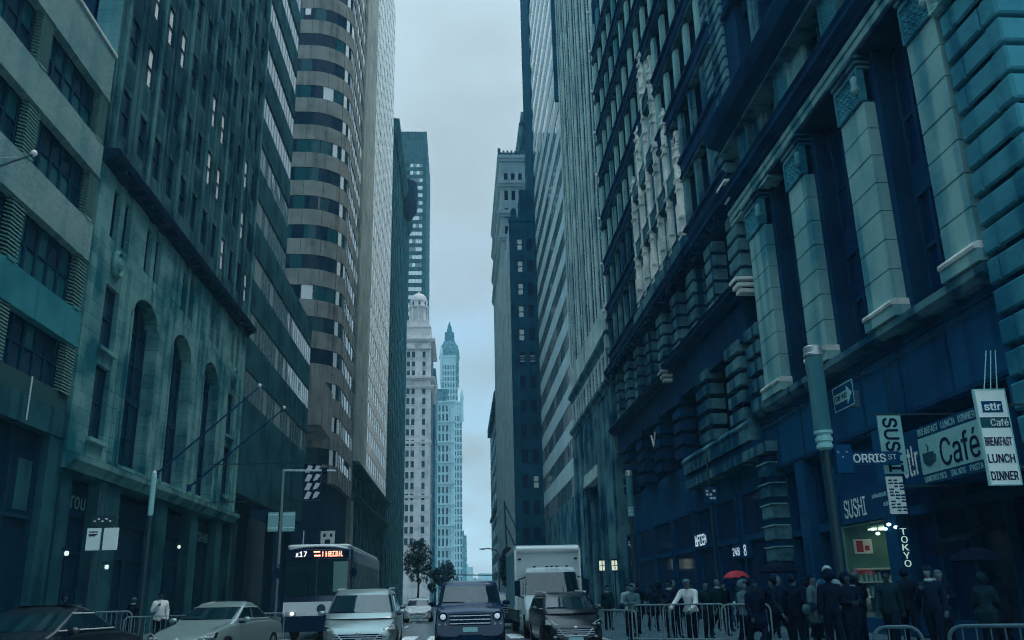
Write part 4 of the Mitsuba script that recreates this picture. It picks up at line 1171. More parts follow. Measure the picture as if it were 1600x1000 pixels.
# ================================================================ vehicles
def paint(name, rgb, metallic=.35, rough=.32):
    scene[name] = {'type': 'twosided', 'bsdf': {'type': 'principled', 'base_color': {'type': 'rgb', 'value': list(rgb)}, 'metallic': metallic, 'roughness': rough, 'clearcoat': .8, 'clearcoat_gloss': .93}}


paint('paint_silver', (.26, .36, .365), .5, .25)
paint('paint_minivan', (.25, .33, .335), .5, .25)
paint('paint_black', (.006, .012, .02), .1, .2)
paint('paint_navy', (.008, .035, .085), .2, .22)
paint('paint_white', (.66, .72, .72), .0, .4)
paint('paint_truck', (.46, .56, .57), .0, .45)
paint('paint_truck_side', (.10, .27, .33), .0, .5)
scene['lamp_glass'] = {'type': 'twosided', 'bsdf': {'type': 'principled', 'base_color': {'type': 'rgb', 'value': [.30, .36, .37]}, 'roughness': .12, 'specular': .8}}


def light(name, rgb, parent, mesh, key_name):
    k = unique(parent + '__' + key_name)
    scene[k] = mikit.ply(mesh, 'white', emitter={'type': 'area', 'radiance': {'type': 'rgb', 'value': list(rgb)}})
    return k


def rrect(x0, x1, w, r, bow=.0, n=4, m=6):
    """A rounded rectangle outline, counter-clockwise, from x0 (rear) to x1 (front), half-width w; bow rounds the front."""
    out = []
    for cx, cy, a0 in ((x1 - r, w - r, 0), (x0 + r, w - r, 90), (x0 + r, -w + r, 180), (x1 - r, -w + r, 270)):
        for i in range(n + 1):
            a = math.radians(a0 + 90 * i / n)
            out.append((cx + r * math.cos(a), cy + r * math.sin(a)))
    pts = np.array(out)
    # subdivide the straight runs
    q = []
    N = len(pts)
    for i in range(N):
        a, b = pts[i], pts[(i + 1) % N]
        if (i % (n + 1)) == n:
            for t in np.arange(m) / m:
                q.append(a + (b - a) * t)
        else:
            q.append(a)
    q = np.array(q)
    f = np.clip((q[:, 0] - (x0 + x1) / 2) / ((x1 - x0) / 2), 0, 1)
    q[:, 0] -= bow * (q[:, 1] / w) ** 2 * f ** 3
    return q


def loft(levels, cap=True):
    n = len(levels[0])
    v = np.vstack(levels)
    f = []
    for k in range(len(levels) - 1):
        for i in range(n):
            j = (i + 1) % n
            f += [[k * n + i, k * n + j, (k + 1) * n + j], [k * n + i, (k + 1) * n + j, (k + 1) * n + i]]
    if cap:
        for k, s in ((0, -1), (len(levels) - 1, 1)):
            c = levels[k].mean(0)
            v = np.vstack([v, c])
            for i in range(n):
                j = (i + 1) % n
                f.append([k * n + i, k * n + j, len(v) - 1][::s])
    return v, np.array(f)


class Placed:
    """A vehicle's own frame (forward x, left y, up z) set on the road."""

    def __init__(self, x, y, deg):
        a = math.radians(deg)
        self.m = np.array([[math.cos(a), math.sin(a), 0], [-math.sin(a), math.cos(a), 0], [0, 0, 1]])
        self.o = np.array([x, y, 0.0])

    def __call__(self, parts):
        v, f = join(parts) if isinstance(parts, list) else parts
        return v @ self.m + self.o, f


def ellip(c, r, n=12):
    s = trimesh.creation.uv_sphere(1.0, count=[n, n])
    return np.array(s.vertices) * np.array(r) + np.array(c), np.array(s.faces)


def wheel(B, P, x, y, r, w):
    s = 1 if y > 0 else -1

    def turn(pr):
        v, f = lathe((0, 0, 0), pr, 28)
        return np.column_stack([v[:, 0] + x, v[:, 2] * s + y, v[:, 1] + r]), f
    k = put('wheel', B, P(turn([(r * .62, -w), (r * .93, -w), (r, -w * .75), (r, -.05), (r * .93, 0), (r * .66, .01), (r * .62, -.02)])), 'rubber', 40)
    put('rim', k, P(turn([(r * .62, -w * .8), (r * .63, -.01), (r * .58, -.02), (r * .5, -.06), (.08, -.03), (.02, -.025)])), 'metal', 40)


def grid_patch(levels, i0, i1, l0, l1, off, center):
    """A window pane that follows the loft between outline points i0..i1 and height levels l0..l1 (fractions of the loft)."""
    n = len(levels[0])
    idx = np.linspace(i0, i1, max(3, int(abs(i1 - i0)) * 2 + 1))
    ts = np.linspace(l0, l1, 5)
    L = np.array(levels)

    def at(u, t):
        k = min(int(t), len(L) - 2)
        ft = t - k
        a = int(math.floor(u))
        fu = u - a
        p = lambda lv, ii: L[lv, ii % n]
        lo = p(k, a) * (1 - fu) + p(k, a + 1) * fu
        hi = p(k + 1, a) * (1 - fu) + p(k + 1, a + 1) * fu
        return lo * (1 - ft) + hi * ft
    g = np.array([[at(u, t) for u in idx] for t in ts])
    nrm = np.cross(np.gradient(g, axis=1), np.gradient(g, axis=0))
    nrm /= np.linalg.norm(nrm, axis=2, keepdims=True) + 1e-9
    outw = g - np.asarray(center)
    sg = np.sign((nrm * outw).sum(2, keepdims=True))
    g = g + nrm * sg * off
    h, w = g.shape[:2]
    f = []
    for a in range(h - 1):
        for b in range(w - 1):
            q = a * w + b
            f += [[q, q + 1, q + w + 1], [q, q + w + 1, q + w]]
    return g.reshape(-1, 3), np.array(f)


def car(name, label, cat, x, y, deg, paint_m, L=4.8, W=1.84, H=1.45, kind='sedan', group=None):
    B = thing(name, label, cat, group)
    P = Placed(x, y, deg)
    hl, hw = L / 2, W / 2
    belt = {'sedan': .93, 'van': 1.02, 'suv': 1.20}[kind]
    hood = {'sedan': .80, 'van': .86, 'suv': 1.06}[kind]
    nose = {'sedan': .64, 'van': .66, 'suv': .98}[kind]
    cowl = {'sedan': hl - 1.45, 'van': hl - 1.05, 'suv': hl - 1.35}[kind]
    rear = {'sedan': -hl + .95, 'van': -hl + .12, 'suv': -hl + .10}[kind]
    # body: cross-sections along the length
    st = []
    if kind == 'sedan':
        prof = [(-hl, .60, .78, .34), (-hl + .10, .86, .9, .27), (-hl + .9, .95, 1, .22), (-hl + 1.7, .955, 1, .2), (0, .94, 1, .2), (cowl, belt - .01, .99, .2), (cowl + .5, hood + .045, .97, .2), (hl - .45, hood - .05, .92, .22), (hl - .14, nose + .02, .83, .25), (hl, nose - .12, .68, .32)]
    elif kind == 'van':
        prof = [(-hl, .9, .86, .34), (-hl + .1, 1.02, .96, .27), (-hl + .9, 1.04, 1, .22), (0, 1.03, 1, .2), (cowl, belt, .99, .2), (cowl + .4, hood + .07, .97, .2), (hl - .35, hood - .06, .91, .22), (hl - .1, nose + .02, .8, .25), (hl, nose - .14, .64, .32)]
    else:
        prof = [(-hl, 1.08, .93, .42), (-hl + .06, 1.2, .98, .34), (0, 1.2, 1, .3), (cowl, 1.2, 1, .3), (cowl + .2, 1.18, .99, .3), (hl - .35, 1.14, .98, .32), (hl - .08, 1.10, .965, .36), (hl, 1.02, .94, .42)]
    for xs, zt, wf, zb_ in prof:
        w = hw * wf
        ring_ = [(-w * .80, zb_), (-w * .97, zb_ + .07), (-w, zb_ + .22), (-w * 1.0, zb_ + (zt - zb_) * .62), (-w * .975, zt - .07), (-w * .93, zt - .015), (-w * .84, zt + .008), (-w * .4, zt + .035),
                 (0, zt + .045), (w * .4, zt + .035), (w * .84, zt + .008), (w * .93, zt - .015), (w * .975, zt - .07), (w, zb_ + (zt - zb_) * .62), (w, zb_ + .22), (w * .97, zb_ + .07), (w * .80, zb_)]
        st.append(np.array([[xs, p, q] for p, q in ring_]))
    v, f = loft(st)
    put('body', B, P((v, f)), paint_m, 32)
    # greenhouse
    if kind == 'sedan':
        lv = [(rear - .25, cowl + .42, hw * .90, belt - .06), (rear, cowl + .1, hw * .885, belt + .06), (rear + .62, cowl - .62, hw * .74, H - .13), (rear + .85, cowl - .86, hw * .68, H - .045), (rear + 1.15, cowl - 1.2, hw * .5, H)]
    elif kind == 'van':
        lv = [(rear, cowl + .55, hw * .95, belt - .07), (rear + .02, cowl + .42, hw * .94, belt + .04), (rear + .22, cowl - .36, hw * .80, H - .14), (rear + .36, cowl - .62, hw * .74, H - .045), (rear + .8, cowl - 1.0, hw * .55, H)]
    else:
        lv = [(rear, cowl + .2, hw * .95, belt - .05), (rear + .02, cowl + .1, hw * .94, belt + .04), (rear + .1, cowl - .26, hw * .84, H - .12), (rear + .16, cowl - .38, hw * .80, H - .04), (rear + .5, cowl - .7, hw * .6, H)]
    levels = []
    for x0, x1, w, z in lv:
        q = rrect(x0, x1, w, .16 if z < H - .01 else .12, .16, 3, 5)
        levels.append(np.column_stack([q, np.full(len(q), z)]))
    v, f = loft(levels)
    put('roof', B, P((v, f)), paint_m, 35)
    n = len(levels[0])   # 4 * (3 + 5) = 32 points: corner fl 0-3, left side 3-8, corner rl 8-11, rear 11-16, rr 16-19, right 19-24, fr 24-27, front 27-32
    ctr = [(lv[1][0] + lv[1][1]) / 2, 0, belt]
    put('windscreen', B, P(grid_patch(levels, 25.6, 33.4, 1.06, 1.93, .008, ctr)), 'car_glass', True)
    put('rear_window', B, P(grid_patch(levels, 10.2, 16.8, 1.1, 1.9, .008, ctr)), 'car_glass', True)
    for i0, i1 in (((2.6, 5.3), (5.5, 7.9)) if kind == 'sedan' else ((2.6, 4.4), (4.6, 6.3), (6.5, 8.1))):
        put('side_window', B, P(grid_patch(levels, i0, i1, 1.1, 1.88, .008, ctr)), 'car_glass', True)
        put('side_window', B, P(grid_patch(levels, 27 - i1, 27 - i0, 1.1, 1.88, .008, ctr)), 'car_glass', True)
    for s in (-1, 1):
        kk = put('mirror', B, P(ellip((cowl - .25, s * (hw + .10), belt + .07), (.07, .11, .07))), paint_m if kind != 'suv' else 'black', True)
        put('mirror_arm', kk, P([bx(cowl - .29, cowl - .2, min(s * hw * .9, s * (hw + .05)), max(s * hw * .9, s * (hw + .05)), belt - .02, belt + .03)]), 'black')
        zl = {'sedan': .60, 'van': .66, 'suv': .93}[kind]
        hx = {'sedan': hl - .26, 'van': hl - .30, 'suv': hl - .05}[kind]
        if kind == 'suv':
            kk = light('x', (.02, .028, .03), B, P(ellip((hx + .04, s * hw * .76, zl), (.06, .085, .08))), 'headlight')
            put('lamp_ring', B, P((lambda v, f: (np.column_stack([v[:, 2] + hx + .03, v[:, 0] + s * hw * .76, v[:, 1] + zl]), f))(*lathe((0, 0, 0), [(.125, -.03), (.125, .03), (.10, .05), (.09, .03)], 20))), 'black', 30)
            for q in (-.08, .08):
                put('fog_lamp', B, P(ellip((hx + .02, s * hw * .78 + q, zl - .2), (.04, .05, .045))), 'lamp_glass', True)
        else:
            a = np.array([[hx - .10, s * hw * .90, zl + .12], [hx + .17, s * hw * .56, zl + .0], [hx + .19, s * hw * .54, zl - .07], [hx + .05, s * hw * .93, zl + .0]])
            c = a + [.045, s * .012, .012]
            hull = trimesh.convex.convex_hull(np.vstack([a - [.14, 0, 0], c]))
            kk = put('headlight', B, P((np.array(hull.vertices), np.array(hull.faces))), 'car_glass')
            for q in (.66, .80):
                put('lens', kk, P(ellip((hx + .215 - .30 * (q - .56), s * hw * q, zl + .0 + .09 * (q - .6)), (.035, .05, .032), 10)), 'lamp_glass', True)
            put('chrome_line', kk, P(tube(np.vstack([c[0], (c[0] + c[1]) / 2 + [.02, 0, .01], c[1]]), .009, 5)), 'coping')
            put('fog_lamp', B, P(ellip((hl - .03, s * hw * .66, .36), (.04, .06, .035), 8)), 'lamp_glass', True)
        put('tail_light', B, P([bx(-hl - .01, -hl + .12, min(s * hw * .62, s * hw * .86), max(s * hw * .62, s * hw * .86), .66, .80)]), 'rubber')
        wr = {'sedan': .32, 'van': .34, 'suv': .38}[kind]
        for wx in (hl - .92, -hl + .95):
            wheel(B, P, wx, s * (hw + .004), wr, .22)
    # grille, lower intake, plate
    gx = hl + .012
    gz = {'sedan': (.42, .55, .52), 'van': (.40, .56, .62), 'suv': (.70, 1.0, .58)}[kind]
    k = put('grille', B, P([bx(gx - .12, gx, -hw * gz[2], hw * gz[2], gz[0], gz[1])]), 'black')
    for q in range(3):
        zz = gz[0] + (gz[1] - gz[0]) * (q + .5) / 3
        put('bar', k, P([bx(gx + .002, gx + .014, -hw * gz[2] * .98, hw * gz[2] * .98, zz - .012, zz + .012)]), 'metal' if kind != 'suv' else 'coping')
    if kind != 'suv':
        # dark intake that narrows downwards, with a bright surround
        w0, w1, za, zb2 = hw * .56, hw * .36, gz[1] + .015, gz[0] - .02
        iv = np.array([[gx + .004, -w0, za], [gx + .004, w0, za], [gx + .016, w1, zb2], [gx + .016, -w1, zb2], [gx - .1, -w0, za], [gx - .1, w0, za], [gx - .1, w1, zb2], [gx - .1, -w1, zb2]])
        put('intake', k, P((iv, np.array([[0, 1, 2], [0, 2, 3], [4, 6, 5], [4, 7, 6], [0, 5, 1], [0, 4, 5], [3, 2, 6], [3, 6, 7], [1, 5, 6], [1, 6, 2], [0, 3, 7], [0, 7, 4]]))), 'black')
        put('surround', k, P(tube(iv[[0, 3, 2, 1]] + [.006, 0, 0], .012, 5)), 'coping')
        put('emblem', k, P(ellip((gx + .01, 0, gz[1] + .04), (.02, .06, .035), 10)), 'coping', True)
    for q in (-1, 1):
        if kind == 'sedan':
            put('seam', B, P(tube([[cowl + .05, q * hw * .80, belt + .02], [hl - .5, q * hw * .70, hood]], .006, 4)), 'black')
    if kind == 'van':
        for s in (-1, 1):
            put('trim', B, P(tube([[gx - .02, s * hw * .42, .36], [gx - .12, s * hw * .66, .62]], .014, 6)), 'coping')
        put('rail', B, P(tube([[lv[2][1] - .3, hw * .72, H - .01], [rear + .6, hw * .76, H + .03]], .025, 6)), 'coping')
        put('rail', B, P(tube([[lv[2][1] - .3, -hw * .72, H - .01], [rear + .6, -hw * .76, H + .03]], .025, 6)), 'coping')
    put('number_plate', B, P([bx(gx + .006, gx + .02, -.2, .2, gz[0] - .17, gz[0] - .05)]), 'sign_teal')
    put('bumper', B, P([(lambda q: loft([np.column_stack([q, np.full(len(q), zz)]) for zz in (.26, .30, .44, .46)]))(rrect(-hl - .03, hl + .03, hw * .94, .3, .22, 4, 4))]), paint_m if kind != 'suv' else 'black', 30)
    # outlines: belt moulding, window frames
    for s in (-1, 1):
        pts = [grid_patch(levels, 2.4 if s > 0 else 24.6, 8.1 if s > 0 else 18.9, t, t + .001, .012, ctr)[0] for t in (1.04, 1.93)]
        for p in pts:
            m = len(p) // 5
            put('window_trim', B, P(tube(p[:m], .012, 5)), 'coping' if paint_m in ('paint_black', 'paint_silver') else 'black')
    put('wiper', B, P(tube(grid_patch(levels, 26.5, 29.5, 1.1, 1.101, .02, ctr)[0][:6], .01, 4)), 'black')
    put('antenna', B, P(tube([[rear + 1.0, .2, H], [rear + .8, .2, H + .14]], .01, 4)), 'black')
    return B


car('parked_car', 'black car at the bottom left corner with bright window trim', 'car', -7.75, 17.6, -98, 'paint_black', 4.6, 1.9, 1.44)
car('sedan', 'silver sedan heading towards the viewer beside the left kerb', 'car', -6.45, 25.6, -101, 'paint_silver', 4.75, 1.85, 1.46)
car('minivan', 'silver grey minivan in front of the bus', 'car', -2.72, 26.9, -88, 'paint_minivan', 5.0, 1.98, 1.72, 'van')
car('off_road_car', 'dark off-road car with round headlights in the middle of the avenue', 'car', .27, 27.8, -90, 'paint_navy', 4.6, 1.95, 1.90, 'suv')
car('dark_car', 'dark car right in front of the white box truck', 'car', 3.02, 27.2, -88, 'paint_black', 4.4, 1.66, 1.53, 'van')
car('distant_car', 'small white car far back in the gap behind the minivan', 'car', -2.75, 62, -90, 'paint_white', 4.6, 1.85, 1.5)
car('distant_car', 'dark car half hidden between the off-road car and the truck', 'car', 1.9, 46, -90, 'paint_navy', 4.6, 1.85, 1.7, 'suv')


def box_loft(x0, x1, w, z0, z1, r=.12, taper=0.0, bow=0.0):
    lv = []
    for z, i in ((z0, .02), (z0 + .05, 0), (z1 - r, 0), (z1 - r * .4, r * .25), (z1 - .02, r * .7), (z1, r * 1.6)):
        q = rrect(x0 + i, x1 - i - taper * (z - z0) / (z1 - z0), w - i, .10 + .3 * i, bow, 3, 4)
        lv.append(np.column_stack([q, np.full(len(q), z)]))
    return loft(lv)


# ---- express bus
glassy('reflection_pale', (.12, .24, .23), .15, .6)
B = thing('bus', 'city express bus with an orange destination sign, behind the silver minivan', 'bus')
P = Placed(-5.42, 41.2, -90)
put('body', B, P(box_loft(-6, 6, 1.29, .35, 3.42, .16, .12, .12)), 'paint_navy', 35)
put('roof_edge', B, P([tube([[5.74, -1.1, 3.34], [5.84, -.6, 3.42], [5.88, 0, 3.445], [5.84, .6, 3.42], [5.74, 1.1, 3.34]], .05, 6), tube([[5.7, 1.12, 3.33], [-5.9, 1.16, 3.34]], .05, 6), tube([[5.7, -1.12, 3.33], [-5.9, -1.16, 3.34]], .05, 6)]), 'paint_white', True)
put('roof_cap', B, P(box_loft(-5.95, 5.86, 1.2, 3.40, 3.52, .08, .0, .1)), 'paint_white', 35)
k = put('windscreen', B, P([bx(5.90, 6.035, -1.2, -.02, 1.62, 2.95), bx(5.90, 6.035, .02, 1.2, 1.62, 2.95)]), 'car_glass')
put('reflection_patch', k, P([bx(6.036, 6.042, .62, 1.15, 1.75, 2.85)]), 'reflection_pale')  # pale reflection painted as a thin panel over the windscreen
put('wiper', k, P([tube([[6.05, -.3, 1.65], [6.06, -.35, 2.3]], .012, 4), tube([[6.05, .5, 1.65], [6.06, .4, 2.3]], .012, 4)]), 'black')
put('destination_sign', B, P(bx(5.80, 5.985, -1.16, 1.16, 2.99, 3.30)), 'black')
FB = Fac((P.o[0], P.o[1]), (1, 0), (0, -1))
scene['sign_white_lit'] = {'type': 'twosided', 'bsdf': {'type': 'principled', 'base_color': {'type': 'rgb', 'value': [.9, .9, .9]}, 'roughness': .6}}


def lit_text(fac, parent, txt, s, z, d, h, rgb, width, name='lit_lettering'):
    k = text_on(fac, parent, txt, s, z, d, h, 'white', width, name=name)
    scene[k]['emitter'] = {'type': 'area', 'radiance': {'type': 'rgb', 'value': list(rgb)}}
    return k


lit_text(FB, B, 'x17', -.84, 3.04, 5.99, .2, (.2, .2, .2), .42)
light('x', (.26, .085, .04), B, FB([bx(-.16, .08, 3.19, 3.25, 5.99, 6.0), bx(-.14, .1, 3.05, 3.11, 5.99, 6.0)]), 'sign_bars')
tag(light('x', (.26, .085, .04), B, glyphs(FB, .16, 3.04, 5.99, .8, .2, 8, 5), 'lit_lettering'), kind='stuff')
put('front_panel', B, P(bx(5.9, 6.05, -1.2, 1.2, .86, 1.40)), 'paint_white')
k = put('emblem', B, (lambda v, f: (np.column_stack([v[:, 0] - 5.2, 35.13 - v[:, 2], v[:, 1] + 1.15]), f))(*lathe((0, 0, 0), [(.16, 0), (.16, .015), (.11, .016), (.11, .03)], 20)), 'paint_navy', 30)
put('lower_bumper', B, P(bx(5.9, 6.07, -1.24, 1.24, .34, .90)), 'black')
for s in (-1, 1):
    for q in (.78, 1.02):
        put('headlight', B, P(ellip((6.06, s * q, .98 - .14 * (q > .9) * 0), (.04, .1, .09))), 'lamp_glass', True)
    k = put('mirror', B, P(ellip((6.25, s * 1.42, 2.45), (.07, .1, .2))), 'black', True)
    put('mirror_arm', k, P(tube([[5.9, s * 1.2, 2.95], [6.2, s * 1.4, 2.75], [6.25, s * 1.42, 2.5]], .02, 5)), 'black')
    for wx in (3.6, -3.4):
        wheel(B, P, wx, s * 1.292, .5, .28)
for i in range(7):
    for s in (-1, 1):
        put('side_window', B, P(bx(3.9 - 1.55 * i, 5.3 - 1.55 * i, min(s * 1.27, s * 1.298), max(s * 1.27, s * 1.298), 1.75, 2.85)), 'car_glass')
put('marker_lamps', B, P([ellip((5.86, q, 3.42), (.03, .06, .025), 8) for q in (-.3, 0, .3)]), 'black')
lit = light('a', (.2, .21, .2), B, P([ellip((6.1, -.84, .99), (.03, .07, .06), 10)]), 'lit_headlight')

# ---- box truck
B = thing('box_truck', 'white box truck with a tall cargo body, to the right of the off-road car', 'truck')
P = Placed(3.35, 38.6, -90)
put('cargo_box', B, P([bx(-3.2, 3.6, -1.24, 1.24, .95, 3.16)]), 'paint_truck')
put('cargo_roof', B, P(box_loft(-3.25, 3.66, 1.27, 3.165, 3.3, .04)), 'paint_truck', 30)
v, f = lathe((0, 0, 0), [(.12, -1.2), (.13, -1.18), (.13, 1.18), (.12, 1.2)], 16)
put('front_roll', B, P((np.column_stack([v[:, 1] + 3.66, v[:, 2], v[:, 0] + 3.14]), f)), 'coping', 40)
for s in (-1, 1):
    put('corner_trim', B, P([bx(3.55, 3.66, min(s * 1.2, s * 1.275), max(s * 1.2, s * 1.275), .95, 3.16)]), 'coping')
    put('side_panel', B, P([bx(-3.1, 3.5, min(s * 1.241, s * 1.256), max(s * 1.241, s * 1.256), 1.0, 3.1)]), 'paint_truck_side')
    put('clearance_lamp', B, P(bx(3.66, 3.68, min(s * 1.02, s * 1.14), max(s * 1.02, s * 1.14), 2.75, 2.82)), 'black')
lv = []
for x0, x1, w, z in ((3.7, 6.2, 1.02, .5), (3.7, 6.25, 1.05, .9), (3.7, 5.35, 1.05, 1.25), (3.7, 5.2, 1.04, 1.42), (3.75, 4.75, .96, 2.28), (3.8, 4.6, .88, 2.42), (3.9, 4.4, .7, 2.46)):
    q = rrect(x0, x1, w, .12, .08, 3, 5)
    lv.append(np.column_stack([q, np.full(len(q), z)]))
put('cab', B, P(loft(lv)), 'paint_truck', 35)
put('bonnet', B, P(box_loft(5.0, 6.3, .78, .6, 1.34, .14, .1, .1)), 'paint_truck', 35)
put('windscreen', B, P(grid_patch(lv, 25.6, 33.4, 3.05, 3.97, .01, [4, 0, 1.8])), 'car_glass', True)
for i0, i1 in ((2.4, 7.5), (19.5, 24.6)):
    put('side_window', B, P(grid_patch(lv, i0, i1, 3.1, 3.9, .01, [4, 0, 1.8])), 'car_glass', True)
put('cab_lamps', B, P([ellip((4.7, q, 2.47), (.05, .06, .03), 8) for q in (-.6, -.14, .05, .24, .6)]), 'black')
put('grille', B, P([bx(6.28, 6.33, -.55, .55, .7, 1.15)]), 'black')
put('bumper', B, P([bx(6.1, 6.36, -1.05, 1.05, .42, .62)]), 'metal_dark')
for s in (-1, 1):
    k = put('mirror', B, P([bx(5.0, 5.08, min(s * 1.16, s * 1.36), max(s * 1.16, s * 1.36), 1.45, 1.98)]), 'black')
    put('mirror_arm', k, P([tube([[5.0, s * .95, 2.1], [5.05, s * 1.25, 2.0]], .02, 5), tube([[5.1, s * 1.0, 1.35], [5.05, s * 1.25, 1.45]], .02, 5)]), 'black')
    put('headlight', B, P(ellip((6.24, s * .84, .95), (.07, .14, .1))), 'lamp_glass', True)
    for wx in (5.1, -1.9):
        wheel(B, P, wx, s * 1.07, .42, .26)
put('chassis', B, P([bx(-3.2, 5.9, -.45, .45, .5, .94), bx(-3.1, 3.4, -1.2, -1.1, .5, .93), bx(-3.1, 3.4, 1.1, 1.2, .5, .93)]), 'metal_dark')
put('side_lamp', B, P(bx(3.0, 3.3, -1.27, -1.25, .98, 1.1)), 'white')

# ================================================================ barriers
def barrier(x0, y0, x1, y1, label, h=1.08, m='rail_metal', group='crowd barriers'):
    B = thing('crowd_barrier', label, 'barrier', group)
    a, b = np.array([x0, y0, .0]), np.array([x1, y1, .0])
    u = (b - a) / np.linalg.norm(b - a)
    zb = .15 if ((x0 + x1) / 2 > 4.4 and y0 > 16) or (x0 + x1) / 2 < -9.6 else 0.0
    L = np.linalg.norm(b - a)
    up = np.array([0, 0, 1.0])
    c = .14
    pts = [a + up * (zb + .2)] + [a + up * (zb + h - c)]
    for t in np.linspace(0, 1, 5)[1:]:
        pts.append(a + u * c * (1 - math.cos(t * math.pi / 2)) + up * (zb + h - c + c * math.sin(t * math.pi / 2)))
    for t in np.linspace(0, 1, 5):
        pts.append(b - u * c * (1 - math.sin(t * math.pi / 2)) + up * (zb + h - c + c * math.cos(t * math.pi / 2)))
    pts += [b + up * (zb + .2), a + up * (zb + .2)]
    put('frame', B, tube(pts, .021, 6), m, True)
    n = int(L / .135)
    for i in range(1, n):
        q = a + u * L * i / n
        put('bar', B, tube([q + up * (zb + .2), q + up * (zb + h - .01)], .009, 5), m)
    w = np.cross(u, up)
    for q in (a + u * .3, b - u * .3):
        put('foot', B, tube([q + w * .32 + up * (zb + .02), q + up * (zb + .2), q - w * .32 + up * (zb + .02)], .018, 5), m)
    return B


names = ['nearest the black car', 'second from the black car', 'behind the silver sedan, third along the left kerb']
for i, (xa, ya, xb, yb) in enumerate(((-10.75, 27.4, -9.55, 27.7), (-9.62, 27.3, -7.35, 27.6), (-7.25, 27.7, -5.3, 28.4))):
    barrier(xa, ya, xb, yb, 'steel crowd barrier on the left side, %s' % names[i], 1.10)
mat('dark_rail', (.05, .11, .15), .4)
right = [((3.75, 26.6), (4.75, 25.0), 'steel crowd barrier just right of the dark car'), ((4.35, 23.4), (5.15, 22.6), 'steel crowd barrier the capped man leans on, left section'), ((5.0, 22.7), (6.3, 21.8), 'steel crowd barrier with bright bars in front of the capped man'),
         ((5.75, 20.2), (6.75, 19.9), 'steel crowd barrier to the right of the capped man'), ((4.55, 10.1), (5.05, 10.0), 'short light barrier near the bottom right'), ((5.3, 9.9), (6.35, 9.5), 'steel crowd barrier in the bottom right corner')]
for (xa, ya), (xb, yb), lb in right:
    barrier(xa, ya, xb, yb, lb, 1.0, 'dark_rail' if ya < 12 else 'rail_metal')

# ================================================================ lamps, signs
def street_lamp(x, y, z0, z1, r, label):
    B = thing('street_lamp', label, 'street lamp', None)
    put('pole', B, lathe((x, y, .15), [(.2, 0), (.2, .5), (.11, .6), (.085, z0 - .6)], 14), 'metal_dark', 40)
    put('collar', B, lathe((x, y, z0), [(.1, -.45), (r * .92, -.4), (r * .92, -.33), (r * .8, -.31), (r * .8, -.26), (r * .95, -.24), (r * .95, -.16), (r * .8, -.14), (r * .8, -.08), (r * 1.02, -.06), (r * 1.02, 0)], 20), 'sign_teal', 30)
    put('glass_cylinder', B, lathe((x, y, z0), [(r * .96, .003), (r * .96, z1 - z0 - .25)], 24), 'lamp_column', 40)
    put('cap', B, lathe((x, y, z1 - .25), [(r * 1.1, .003), (r * 1.12, .05), (r * 1.05, .07), (r * 1.05, .22), (r * .9, .25)], 24), 'metal', 30)
    return B


stone('lamp_column', (.085, .25, .27), (.03, .14, .18), .8, .8, .35)
street_lamp(8.47, 20.0, 4.95, 7.0, .21, 'big cylinder street lamp on the right pavement in front of the pilasters')
street_lamp(8.05, 42.0, 5.35, 7.05, .16, 'smaller cylinder street lamp farther down the right pavement')
B = thing('street_lamp', 'slim street lamp on the left pavement, right of the white sign', 'street lamp')
put('pole', B, lathe((-9.75, 29.0, .15), [(.14, 0), (.14, .8), (.07, .9), (.06, 5.2)], 10), 'metal_dark', 40)
put('head', B, lathe((-9.75, 29.0, 4.1), [(.07, 0), (.085, .05), (.085, 1.15), (.1, 1.2), (.06, 1.35)], 10), 'sign_teal', 40)
put('cap', B, lathe((-9.75, 29.0, 5.38), [(.06, 0), (.065, .1), (.01, .14)], 10), 'white', 40)
for s, z, lb in ((34.15, 3.35, 'first small lit wall lamp on the arched building, at its near corner'), (38.1, 3.0, 'second small lit wall lamp on the arched building, behind the white sign'), (47.4, 4.3, 'third small lit wall lamp on the arched building, right of the slim lamp')):
    B = thing('wall_lamp', lb, 'lamp')
    put('arm', B, LW([bx(s - .05, s + .05, z + .02, z + .1, -.02, .16), bx(s - .1, s + .1, z + .1, z + .13, -.01, .26)]), 'metal_dark')
    light('x', (.07, .085, .08), B, lathe(LW.P(s, z - .16, .16), [(.05, 0), (.08, .04), (.08, .14), (.05, .17)], 10), 'globe')
# sign post left
B = thing('street_sign', 'pole with a white double sign on the left pavement', 'sign')
Y = 25.0
FS = south(Y)
put('pole', B, lathe((-9.62, Y + .05, .15), [(.04, 0), (.04, 4.0)], 8), 'metal_dark', 40)
put('pole', B, lathe((-9.9, Y + .25, .15), [(.045, 0), (.045, 4.3)], 8), 'metal_dark', 40)
put('sign_panel', B, FS([bx(-10.02, -9.66, 2.84, 3.42, -.02, .02), bx(-9.58, -9.2, 2.84, 3.42, -.02, .02)]), 'white_sign')
put('sign_print', B, FS([bx(-9.97, -9.74, 3.3 - .07 * i, 3.335 - .07 * i, .021, .026) for i in range(2)] + [bx(-9.97, -9.8, 3.2, 3.23, .021, .026)]), 'metal_dark')
put('upper_panel', B, FS([bx(-9.95, -9.3, 3.5, 3.75, -.02, .02)]), 'metal_dark')
put('upper_print', B, FS([bx(-9.88 + .1 * i, -9.82 + .1 * i, 3.58 + .06 * (i % 2), 3.62 + .06 * (i % 2), .021, .026) for i in range(5)]), 'white_sign')
